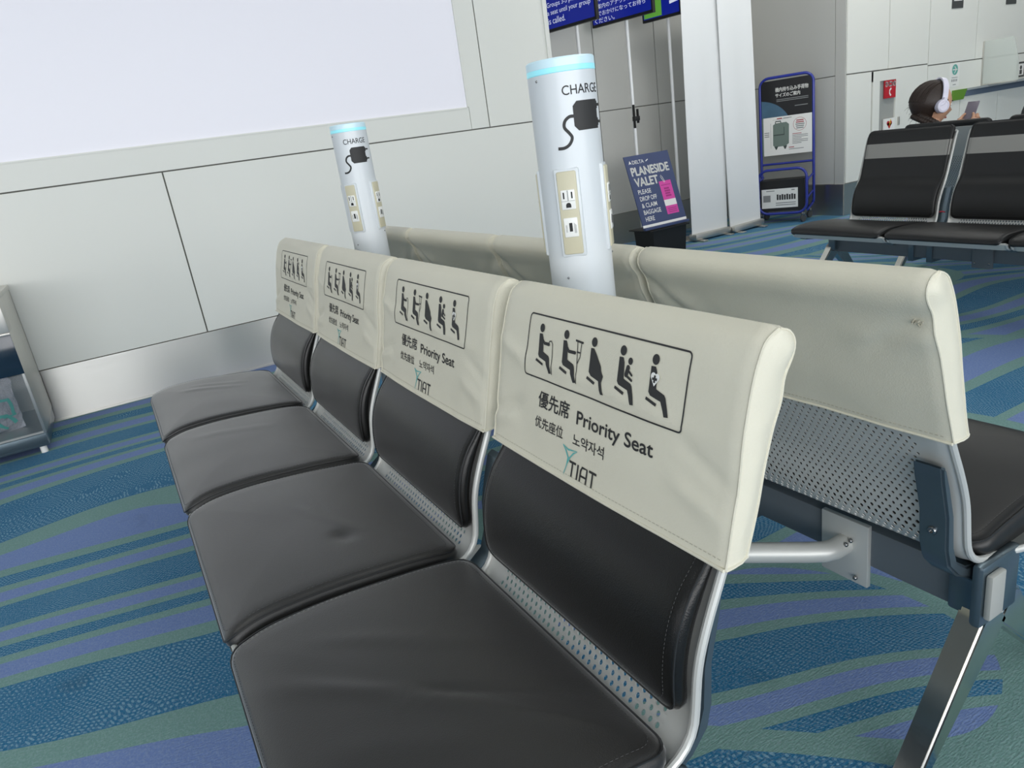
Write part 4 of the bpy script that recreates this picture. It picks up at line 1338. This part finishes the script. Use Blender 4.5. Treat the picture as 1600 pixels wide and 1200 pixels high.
arc = [(a0, 1.17)]+[(a0-0.05+0.33*cos(radians(t)), 0.89+0.28*sin(radians(t))) for t in range(82, 20, -4)]+[(a0+0.25, 1.006), (a0, 1.006)]
pr.poly(arc, 1, 1)
pr.text('機内持ち込み手荷物', -0.25, 1.235, 0.055, 1.275, 2, 0.0, 1, fat=0.0012)
pr.text('サイズのご案内', -0.25, 1.185, -0.02, 1.222, 2, 0.0, 1, fat=0.0012)
pr.rect(-0.24, 1.160, 0.055, 1.166, 6, 1); pr.rect(-0.24, 1.145, 0.055, 1.151, 6, 1); pr.rect(-0.07, 1.085, 0.05, 1.092, 6, 1)
pr.rect(a0+0.015, 0.64, a1, 1.005, 3, 0)
# suitcase picture
pr.poly([(-0.28, 0.735), (-0.255, 0.72), (-0.16, 0.722), (-0.128, 0.745), (-0.126, 0.925), (-0.15, 0.948), (-0.25, 0.945), (-0.278, 0.93)], 4, 1)
pr.rect(-0.272, 0.85, -0.175, 0.935, 4, 2); pr.rect(-0.274, 0.828, -0.172, 0.838, 5, 2); pr.rect(-0.176, 0.828, -0.170, 0.905, 5, 2)
pr.line([(-0.255, 0.942), (-0.252, 0.962), (-0.205, 0.962), (-0.203, 0.944)], 0.010, 5, 2, False)
for a in (-0.25, -0.165): pr.poly([(a-0.02, 0.726), (a+0.02, 0.726), (a+0.004, 0.693), (a-0.004, 0.693)], 5, 1)
pr.line([(-0.30, 0.71), (-0.30, 0.95)], 0.002, 6, 1); pr.line([(-0.28, 0.978), (-0.13, 0.982)], 0.002, 6, 1)
for i in range(3): pr.rect(-0.362, 0.858-i*0.018, -0.315, 0.866-i*0.018, 6, 1)
pr.rect(-0.24, 0.982, -0.19, 0.992, 7, 1); pr.rect(-0.18, 0.984, -0.10, 0.990, 6, 1)
pr.ringd(-0.025, 0.915, 0.062, 0.003, 7, 1)
for i in range(5): pr.rect(-0.065+0.004*abs(i-2), 0.945-i*0.018, 0.018-0.004*abs(i-2), 0.955-i*0.018, 7 if i < 2 else 6, 1)
for i in range(7): pr.rect(-0.095, 0.825-i*0.015, (0.05 if i % 3 else -0.01), 0.831-i*0.015, 7 if i == 0 else 6, 1)
pr.rect(-0.13, 0.70, -0.08, 0.708, 7, 1); pr.rect(-0.13, 0.684, 0.01, 0.690, 6, 1)
vs = [fC(a, b, h) for a in (a0, a1) for b in (0.64, 1.345) for h in (-0.006, 0.0075)]
m.add(vs, [(0, 1, 3, 2), (4, 6, 7, 5), (0, 4, 5, 1), (2, 3, 7, 6), (0, 2, 6, 4), (1, 5, 7, 3)], 3)
pr.lay(m, fP, {0: 0, 1: 1, 2: 2, 3: 2, 4: 3, 5: 4, 6: 5, 7: 6}, lift=0.0012)
m.build('poster', [M['poster_black'], M['planet'], M['white'], M['suitcase'], M['suitcase_dark'], M['textgrey'], mat('dull_red_print', (170, 80, 84), 0.6)], ct, smooth=False, recalc=False)
m = MB()
vs = [fC(a, b, h) for a in (-0.36, 0.06) for b in (0.115, 0.415) for h in (0.045, hoop-0.02)]
m.add(vs, [(0, 1, 3, 2), (4, 6, 7, 5), (0, 4, 5, 1), (2, 3, 7, 6), (0, 2, 6, 4), (1, 5, 7, 3)])
m.build('bin_panel', M['black'], ct, smooth=False)
m = MB(); pr = Print()
pr.rect(-0.345, 0.148, 0.0, 0.335, 0, 0)
for i in range(8): pr.rect(-0.20+i*0.023, 0.225, -0.183+i*0.023, 0.280-0.006*(i % 2), 1, 1)
pr.rect(-0.33, 0.21, -0.26, 0.275, 2, 1)
for i in range(2): pr.rect(-0.21, 0.172+i*0.02, -0.02, 0.180+i*0.02, 2, 1)
pr.rect(-0.06, 0.312, -0.03, 0.322, 2, 1); pr.rect(-0.30, 0.312, -0.22, 0.320, 2, 1)
pr.lay(m, lambda a, b, h: fC(a, b, hoop-0.0185+h), {0: 0, 1: 1, 2: 2})
m.build('size_label', [M['white'], M['print'], M['textgrey']], ct, smooth=False, recalc=False)
for (a, h) in ((0.05, hoop), (0.06, 0.0), (-0.35, hoop), (-0.36, 0.0)):
    p = fC(a, 0, h)
    m = MB().lathe([(0.033, -0.011), (0.035, -0.008), (0.035, 0.008), (0.033, 0.011)], p+Vector((0, 0, 0.035)), 18, axis='y')
    m.box(p.x-0.012, p.x+0.012, p.y-0.016, p.y+0.016, 0.062, 0.096, 0.003, mi=1)
    m.build('castor', [M['darkgrey'], M['screw']], ct)

# ------------------------------------------------------------------ fixtures on the white wall
cb = empty('emergency_cabinet', (6.982, YS, 0.74), label='tall white wall cabinet with grey niche and emergency phone signs', cat='cabinet')
m = MB()
m.box(-0.227, -0.125, -0.012, 0.012, -0.03, 0.548, 0.002); m.box(0.125, 0.228, -0.012, 0.012, -0.03, 0.548, 0.002)
m.box(-0.227, 0.228, -0.0121, 0.012, 0.455, 0.548, 0.002); m.box(-0.227, 0.228, -0.0121, 0.012, -0.035, -0.005, 0.002)
m.build('frame', M['wall'], cb, smooth=False)
MB().box(-0.125, 0.125, 0.004, 0.0105, -0.005, 0.455).build('niche', M['grey'], cb, smooth=False)
MB().box(0.165, 0.18, -0.03, -0.012, 0.02, 0.10, 0.003).build('handle', M['steel2'], cb)
m = MB(); pr = Print()
pr.rect(-0.055, 0.29, 0.118, 0.452, 0, 0)
pr.text('SOS', -0.045, 0.398, 0.112, 0.438, 1, 0.0, 1, fat=0.0035)
pr.line([(0.045, 0.378), (0.022, 0.36), (0.020, 0.335), (0.042, 0.310)], [0.020, 0.014, 0.014, 0.020], 1, 1, False)
pr.lay(m, lambda a, b, h: Vector((a, -0.016-h, b)), {0: 0, 1: 1})
m.box(-0.055, 0.118, -0.016, -0.004, 0.29, 0.452, mi=0)
m.build('phone_sign', [M['red'], M['white']], cb, smooth=False, recalc=False)
m = MB(); pr = Print()
pr.rect(-0.055, -0.02, 0.118, 0.10, 0, 0)
pr.disc(0.012, 0.055, 0.022, 1, 1); pr.disc(0.050, 0.055, 0.022, 1, 1); pr.poly([(-0.009, 0.049), (0.031, 0.0), (0.071, 0.049), (0.031, 0.062)], 1, 1)
pr.poly([(0.045, 0.088), (0.028, 0.05), (0.041, 0.052), (0.022, 0.012), (0.055, 0.060), (0.041, 0.058), (0.06, 0.088)], 2, 2)
pr.lay(m, lambda a, b, h: Vector((a, -0.016-h, b)), {0: 0, 1: 1, 2: 2})
m.box(-0.055, 0.118, -0.016, -0.004, -0.02, 0.10)
m.build('heart_sign', [M['white'], M['red'], mat('yellow_print', (232, 190, 60), 0.6)], cb, smooth=False, recalc=False)

for i, (xa, xb, lb) in enumerate(((7.995, 8.187, 'dark square sign with pale icon high above the counter, left one'), (8.984, 9.178, 'dark square sign high above the counter, right one'))):
    m = MB().box(xa, xb, YS-0.006, YS, 1.785, 1.98, mi=0)
    pr = Print()
    c = (xa+xb)/2
    if i == 0: pr.poly([(c-0.072, 1.853), (c+0.072, 1.853), (c+0.052, 1.915), (c-0.052, 1.915)], 1, 0)
    else: pr.rect(c-0.05, 1.87, c+0.05, 1.93, 1, 0)
    pr.lay(m, lambda a, b, h: Vector((a, YS-0.006-h, b)), {1: 1})
    o = m.build('icon_sign', [M['darkgrey'], M['white']], smooth=False, recalc=False)
    prop(o, lb, 'sign', 'dark icon signs on the white wall')
m = MB(); pr = Print()
pr.disc(8.112, 1.205, 0.052, 0, 0, 28)
pr.line([(8.075, 1.205), (8.150, 1.205)], 0.010, 1, 1); pr.line([(8.135, 1.205), (8.105, 1.236)], 0.010, 1, 1); pr.line([(8.135, 1.205), (8.105, 1.172)], 0.010, 1, 1)
for i in range(4): pr.rect(8.058+i*0.028, 1.088, 8.074+i*0.028, 1.112, 2, 0)
pr.rect(8.06, 1.125, 8.165, 1.131, 2, 0); pr.rect(8.085, 1.055, 8.14, 1.063, 2, 0)
pr.lay(m, lambda a, b, h: Vector((a, YS-0.002-h, b)), {0: 0, 1: 1, 2: 2})
m.box(8.03, 8.195, YS-0.002, YS, 1.04, 1.265, mi=1)
o = m.build('round_sticker', [mat('teal_sticker', (96, 172, 160), 0.5), M['white'], M['textgrey']], smooth=False, recalc=False)
prop(o, 'white notice with round teal symbol on the wall above the counter', 'sign')

kt = empty('wall_counter', (8.24, YS, 0.93), label='grey counter along the white wall with a green left end', cat='counter')
MB().add([(0.09, 0, 0.072), (5.6, 0, 0.092), (5.6, -0.24, 0.092), (1.1, -0.24, 0.092), (0.09, -0.02, 0.072),
          (0.09, 0, 0.052), (5.6, 0, 0.066), (5.6, -0.24, 0.066), (1.1, -0.24, 0.066), (0.09, -0.02, 0.052)],
         [(0, 1, 2, 3, 4), (9, 8, 7, 6, 5), (0, 5, 6, 1), (1, 6, 7, 2), (2, 7, 8, 3), (3, 8, 9, 4), (4, 9, 5, 0)]).build('top', M['counter'], kt, smooth=False)
MB().box(0.05, 5.6, -0.016, 0.0, -0.005, 0.052).build('apron', M['counterblue'], kt, smooth=False)
MB().add([(-0.16, 0, 0.072), (0.09, 0, 0.072), (0.09, -0.018, 0.072), (-0.16, -0.018, 0.072), (-0.16, 0, -0.03), (0.03, 0, -0.03), (0.03, -0.018, -0.03), (-0.16, -0.018, -0.03)],
         [(0, 1, 2, 3), (7, 6, 5, 4), (0, 4, 5, 1), (1, 5, 6, 2), (2, 6, 7, 3), (3, 7, 4, 0)]).build('end_panel', M['green'], kt, smooth=False)
gp = empty('counter_screen', (8.61, YS, 1.01), label='frosted clear partition panel standing on the wall counter', cat='partition')
MB().prism([(-0.004, 0.0), (-0.37, 0.008), (-0.36, 0.2), (-0.30, 0.435), (-0.004, 0.435)], 0.008, lambda a, b, t: Vector((t, a, b))).build('panel', M['acrylic'], gp, smooth=False)
MB().box(-0.006, 0.014, -0.014, 0.0, 0.0, 0.436, 0.002).box(-0.004, 0.012, -0.36, 0.0, -0.008, 0.006, 0.002).build('edge_rail', M['steel2'], gp)
m = MB().box(9.30, 9.46, YS-0.006, YS, 1.03, 1.19, mi=0)
pr = Print(); pr.rect(9.32, 1.05, 9.44, 1.17, 1, 0); pr.disc(9.38, 1.13, 0.022, 0, 1); pr.rect(9.355, 1.06, 9.405, 1.105, 0, 1)
pr.lay(m, lambda a, b, h: Vector((a, YS-0.006-h, b)), {0: 0, 1: 1})
o = m.build('notice_sign', [M['darkgrey'], M['white']], smooth=False, recalc=False)
prop(o, 'small square notice on the wall right of the clear partition', 'sign')

# ------------------------------------------------------------------ the seated person
def skin_mesh(verts, edges, radii, root, lv=2):
    me = bpy.data.meshes.new('sk')
    me.from_pydata(verts, edges, [])
    o = bpy.data.objects.new('sk', me)
    col.objects.link(o)
    md = o.modifiers.new('s', 'SKIN')
    md.use_smooth_shade = True
    for i, r in enumerate(radii):
        sv = me.skin_vertices[0].data[i]
        sv.radius = (r, r) if not isinstance(r, tuple) else r
        sv.use_root = (i == root)
    ss_ = o.modifiers.new('u', 'SUBSURF'); ss_.levels = lv; ss_.render_levels = lv
    dg = bpy.context.evaluated_depsgraph_get(); dg.update()
    ev = bpy.data.meshes.new_from_object(o.evaluated_get(dg))
    vs = [v.co.copy() for v in ev.vertices]; fs = [tuple(p.vertices) for p in ev.polygons]
    bpy.data.objects.remove(o); bpy.data.meshes.remove(ev)
    return vs, fs

HX, HY, HZ = 4.57, 2.735, 1.002     # head centre
FA = radians(122)                   # heading of the face, from +Y towards +X
fd = Vector((sin(FA), cos(FA), 0)); sd = Vector((fd.y, -fd.x, 0))     # sd: the person's right
person = empty('person', (4.60, 2.68, 0), label='person with dark braided hair and white headphones looking at a phone', cat='person')
PO = Vector((4.60, 2.68, 0))
pv = []; pe = []; prd = []
def J(p, r, par=None):
    pv.append(tuple(Vector(p)-PO)); prd.append(r)
    if par is not None: pe.append((par, len(pv)-1))
    return len(pv)-1
Hd = Vector((HX, HY, HZ))
bd = Vector((0.96, -0.28, 0)).normalized(); bs = Vector((bd.y, -bd.x, 0))
hip = Vector((4.71, 2.68, 0.572))
ch = Vector((4.60, 2.72, 0.745))
nk = Hd+Vector((-0.012, 0.006, -0.145))
i0 = J(hip, (0.16, 0.115)); i1 = J(hip.lerp(ch, 0.5), (0.135, 0.10), i0); i2 = J(ch, (0.15, 0.105), i1); i3 = J(nk+Vector((0, 0, -0.06)), 0.062, i2); i4 = J(nk+Vector((0, 0, 0.03)), 0.048, i3); i5 = J(Hd+Vector((0, 0, -0.05)), 0.055, i4)
hands = []
for s_ in (1, -1):
    sh = ch+bs*0.165*s_+Vector((0, 0, 0.055))
    el = ch+bs*0.20*s_+bd*0.11+Vector((0, 0, -0.15))
    wr = Vector((4.812, 2.632, 0.855)) if s_ > 0 else Vector((4.80, 2.722, 0.850))
    a = J(sh, 0.055, i2); b = J(el, 0.042, a); c = J(wr, 0.027, b)
    hands.append((c, wr))
for s_ in (1, -1):
    h_ = hip+bs*0.095*s_+Vector((0, 0, -0.01)); kn = Vector((5.10, 2.62-0.11*s_, 0.53)); an = Vector((5.12, 2.62-0.12*s_, 0.09)); to = an+Vector((0.13, 0, -0.045))
    a = J(h_, 0.088, i0); b = J(kn, 0.062, a); c = J(an, 0.042, b); J(an+Vector((0.02, 0, -0.045)), 0.038, c); J(to, 0.034, len(pv)-1)
vs, fs = skin_mesh(pv, pe, prd, 0, 2)
pm = MB()
# clothes colours by height and reach: trousers below, jersey above, skin at neck and hands
def bodymat(p):
    q = p+PO
    if q.z > 0.865 and (q-Hd).length < 0.30 and (Vector((q.x, q.y))-Vector((nk.x, nk.y))).length < 0.075: return 0
    if (q-Vector((4.81, 2.675, 0.865))).length < 0.075: return 0
    if q.z < 0.085 and q.x > 4.95: return 3
    if q.z < 0.62 and q.x > 4.56 and not (q.z > 0.60 and q.x < 4.80): return 2
    return 1
for f in fs: pass
o_ = len(pm.v)
pm.v += [tuple(v) for v in vs]
for f in fs:
    c = sum((vs[i] for i in f), Vector())/len(f)
    pm.f.append(f); pm.m.append(bodymat(c))
# head: shaped sphere with brow, nose, lips, chin, ears
def headpt(v):
    x, y, z = v           # x forward, y to the right, z up, unit sphere
    px, py, pz = x*0.098, y*0.076, z*0.118
    if z < -0.1:          # jaw
        k = (-0.1-z)/0.9
        py *= 1-0.34*k; px = px*(1-0.10*k)+0.012*k
    if x > 0.5:
        px += -0.006*exp(-((z-0.08)/0.10)**2-((abs(y)-0.38)/0.2)**2)        # eye hollows
        px += 0.024*exp(-((z+0.20)/0.13)**2-(y/0.13)**2)                     # nose
        px += 0.007*exp(-((z+0.50)/0.06)**2-(y/0.26)**2)+0.006*exp(-((z+0.60)/0.05)**2-(y/0.24)**2)   # lips
        px += 0.010*exp(-((z+0.88)/0.14)**2-(y/0.3)**2)                      # chin
        px += 0.005*exp(-((z-0.22)/0.08)**2-(y/0.5)**2)                      # brow
    return Vector((px, py, pz))
def toworld(p):
    dn = radians(14)      # looking down a little
    q = Vector((p.x*cos(dn)+p.z*sin(dn), p.y, -p.x*sin(dn)+p.z*cos(dn)))
    return Hd-PO+fd*q.x+sd*q.y+Vector((0, 0, q.z))
tmp = MB().ball((0, 0, 0), 1, 1, 1, 40)
pm.add([toworld(headpt(v)) for v in tmp.v], tmp.f, 0)
for s_ in (1, -1):
    t2 = MB().ball((0.0, 0.077*s_, -0.012), 0.020, 0.008, 0.031, 14)
    pm.add([toworld(Vector(v)) for v in t2.v], t2.f, 0)
    t2 = MB().ball((0.082, 0.030*s_, 0.008), 0.010, 0.013, 0.009, 12)
    pm.add([toworld(Vector(v)) for v in t2.v], t2.f, 4)
    t2 = MB().tube([(0.089, 0.018*s_, 0.026), (0.091, 0.032*s_, 0.030), (0.084, 0.046*s_, 0.026)], 0.0028, 6)
    pm.add([toworld(Vector(v)) for v in t2.v], t2.f, 5)
t2 = MB().ball((0.088, 0, -0.066), 0.007, 0.020, 0.006, 12)
pm.add([toworld(Vector(v)) for v in t2.v], t2.f, 6)
# hands: palm plus five bent fingers each, rooted in the wrist
PC = Vector((4.850, 2.672, 0.915))       # phone centre
pn = Vector((-0.90, 0.10, 0.42)).normalized()       # screen faces the person
pr_ = Vector((0.12, 0.99, 0.0)).normalized()
pr_ = (pr_-pn*pr_.dot(pn)).normalized()
pu = pn.cross(pr_)
if pu.z < 0: pu = -pu
for idx, s_ in ((0, -1), (1, 1)):
    wr = hands[idx][1]
    side = PC+pr_*0.040*s_-pn*0.014-pu*0.028
    pal = wr.lerp(side, 0.60)
    hv = [wr, pal, side-pu*0.004]; he = [(0, 1), (1, 2)]; hr = [0.024, (0.034, 0.017), (0.030, 0.014)]
    for q in range(4):                     # fingers wrap behind the phone
        base = side+pu*(0.026-0.017*q)
        ln = (0.030, 0.034, 0.032, 0.024)[q]
        k1 = base-pn*0.012-pr_*s_*0.002; k2 = k1-pr_*s_*ln*0.8-pn*0.004; k3 = k2-pr_*s_*ln*0.75+pn*0.001
        o = len(hv); hv += [base, k1, k2, k3]; hr += [0.0090, 0.0085, 0.0078, 0.0068]; he += [(2, o), (o, o+1), (o+1, o+2), (o+2, o+3)]
    tb_ = pal+pn*0.018+pu*0.006; o = len(hv)   # thumb over the front edge
    hv += [tb_, side+pn*0.020+pu*0.012-pr_*s_*0.004, side+pn*0.020+pu*0.030-pr_*s_*0.018]; hr += [0.011, 0.0092, 0.0075]; he += [(1, o), (o, o+1), (o+1, o+2)]
    v2, f2 = skin_mesh([tuple(p-PO) for p in hv], he, hr, 0, 1)
    pm.add(v2, f2, 0)
pm.build('body', [M['skin'], M['top'], M['jeans'], M['black'], M['white'], M['hair'], mat('lips', (176, 104, 96), 0.5)], person, ang=1.0)
# hair: cap over skull, a low bun-like mass and a braid round to the shoulder
hm = MB()
def hairpt(v):
    x, y, z = v
    p = headpt(v)
    k = 1.14
    q = Vector((p.x*k-0.012, p.y*1.22, p.z*1.10+0.004))
    if x < 0: q.x *= 1.18
    # keep it off the face
    if x > 0.28 and z < 0.72 and abs(y) < 0.86: q = p*0.93
    if z < -0.45 and x > -0.2: q = p*0.93
    return q
hm.add([toworld(hairpt(v)) for v in tmp.v], tmp.f)
for k in range(12):         # braid laid round the nape to the right shoulder
    t = k/11
    p = Vector((-0.088+0.025*t+0.075*t*t, 0.0+0.13*t, -0.072-0.040*t-0.02*t*t))
    for s_ in (-1, 1):
        ax = Matrix.Rotation(s_*0.7, 3, 'X')
        hm.ball(toworld(p+Vector((0.006*s_, 0.0, 0.009*s_))), 0.026-0.006*t, 0.024-0.005*t, 0.019-0.004*t, 12)
rnd = random.Random(8)
for k in range(150):       # combed strands lying on the cap
    ph0 = rnd.uniform(-1.35, 1.35)
    pts = []
    for q in range(9):
        a = 0.25+q/8*1.75            # from the parting over the crown to the nape
        d = Vector((-sin(a-0.35)*cos(ph0*0.55), sin(ph0)*(0.35+0.65*sin(min(a, 1.57))), cos(a-0.35))).normalized()
        pts.append(toworld(hairpt(d))+(toworld(hairpt(d))-toworld(Vector((0, 0, 0)))).normalized()*0.0008)
    hm.tube(pts, [0.0012, 0.0022, 0.0026, 0.0028, 0.0028, 0.0026, 0.0024, 0.002, 0.001], 5)
rnd = random.Random(3)
for k in range(40):        # loose strands at the nape and crown
    a = Vector((-0.105+rnd.uniform(-.01, .02), rnd.uniform(-.05, .05), rnd.uniform(-.10, .03)))
    b = a+Vector((rnd.uniform(-.035, 0), rnd.uniform(-.02, .02), rnd.uniform(-.05, .0)))
    hm.tube([toworld(a), toworld(a.lerp(b, .5)+Vector((-.006, 0, .004))), toworld(b)], [0.0010, 0.0008, 0.0004], 4)
hm.build('hair', M['hair'], person, ang=1.2)

hp = empty('headphones', tuple(Hd), label='white over-ear headphones worn by the seated person', cat='headphones')
hw_ = lambda p: toworld(Vector(p))+PO-Hd
m = MB()
n = 30
pts = [(0.004, 0.099*cos(pi*i/n), -0.002+0.146*sin(pi*i/n)) for i in range(n+1)]
# flat wide band
vs = []
for (x, y, z) in pts:
    L_ = Vector((0, y, z)).normalized()
    for dx, dr in ((-0.015, 0), (0.015, 0), (0.015, 0.008), (-0.015, 0.008)):
        vs.append(hw_((x+dx, y+L_.y*dr, z+L_.z*dr)))
fs = []
for i in range(n):
    for k in range(4): fs.append((4*i+k, 4*i+(k+1) % 4, 4*(i+1)+(k+1) % 4, 4*(i+1)+k))
fs += [(3, 2, 1, 0), tuple(4*n+k for k in range(4))]
m.add(vs, fs)
m.build('headband', M['lilac'], hp, ang=0.5)
for s_ in (1, -1):
    c = MB()
    for (r0, y0_, r1, y1_, mi) in ((0.036, 0.082, 0.040, 0.100, 1),):
        pr2 = [(0.034, 0.080), (0.040, 0.084), (0.040, 0.097), (0.034, 0.100)]
        vs = []; fs = []
        NN = 28
        for r, h in pr2:
            for k in range(NN):
                a = 2*pi*k/NN
                vs.append(hw_((0.002+r*cos(a)*0.92, s_*h, -0.014+r*sin(a))))
        for i in range(3):
            for k in range(NN): fs.append((i*NN+k, i*NN+(k+1) % NN, (i+1)*NN+(k+1) % NN, (i+1)*NN+k))
        fs += [tuple(range(NN)), tuple(3*NN+k for k in range(NN))]
        c.add(vs, fs)
    c.build('ear_pad', M['lilac2'], hp)
    c = MB(); vs = []; fs = []
    for r, h in ((0.038, 0.1002), (0.040, 0.106), (0.036, 0.118), (0.026, 0.121), (0.024, 0.119), (0.0, 0.119)):
        for k in range(NN):
            a = 2*pi*k/NN
            vs.append(hw_((0.002+r*cos(a)*0.92, s_*h, -0.014+r*sin(a))))
    for i in range(5):
        for k in range(NN): fs.append((i*NN+k, i*NN+(k+1) % NN, (i+1)*NN+(k+1) % NN, (i+1)*NN+k))
    fs += [tuple(range(NN))]
    c.add(vs, fs)
    c.tube([hw_((0.0, s_*0.112, 0.034)), hw_((0.0, s_*0.112, 0.0)), hw_((-0.02, s_*0.114, -0.016))], [0.010, 0.010, 0.007], 10)
    c.build('ear_cup', M['lilac'], hp)

ph = empty('phone', tuple(PC), label='smartphone in a grey lilac case held by the seated person', cat='phone')
Mp = Matrix((pr_, pu, pn)).transposed().to_4x4()
MB().box(-0.037, 0.037, -0.074, 0.074, -0.0045, 0.0035, 0.003, M=Mp).build('case', M['phone'], ph)
MB().box(-0.034, 0.034, -0.070, 0.070, 0.0036, 0.0046, 0.0004, M=Mp).build('screen', M['phonescreen'], ph)
MB().box(-0.034, 0.000, 0.036, 0.068, -0.0075, -0.0046, 0.002, M=Mp).build('camera_bump', M['lilac'], ph)

# dark rounded backpack on the far bench, cut by the right edge
bpk = MB()
tmpb = MB().ball((0, 0, 0), 1, 1, 1, 28)
def sup(v, e=0.62):
    return Vector([math.copysign(abs(c)**e, c) for c in v])
bpk.add([Vector((sup(v).x*0.11, sup(v).y*0.17, 0.285+sup(v).z*0.285)) for v in tmpb.v], tmpb.f)
bq = Vector((4.66, 2.105, 0.455))
b_o = empty('backpack', tuple(bq), label='dark grey rounded bag top showing above the distant bench at right edge', cat='bag')
bpk.build('bag_body', M['fabric_dark'], b_o, ang=1.2)
MB().tube([(0.0, -0.03, 0.565), (0.0, -0.025, 0.595), (0.0, 0.025, 0.595), (0.0, 0.03, 0.565)], 0.007, 8).build('handle', M['black'], b_o)
MB().tube([(-0.108*1, 0.10, 0.45), (-0.118, 0.0, 0.47), (-0.108, -0.10, 0.45)], 0.003, 6).build('zip', M['black'], b_o)

# ------------------------------------------------------------------ ceiling lamps (housings under the lights above)
for i, (lx, ly) in enumerate(((-1.5, 1.2), (2.2, 1.2), (5.9, 1.2), (-1.5, -2.5), (2.2, -2.5), (5.9, -2.5), (9.5, 1.2))):
    prop(MB().box(lx-1.22, lx+1.22, ly-0.27, ly+0.27, 3.53, 3.6, 0.004).build('trim_%d' % (i+1), M['lampdiff'], smooth=False), kind='structure')
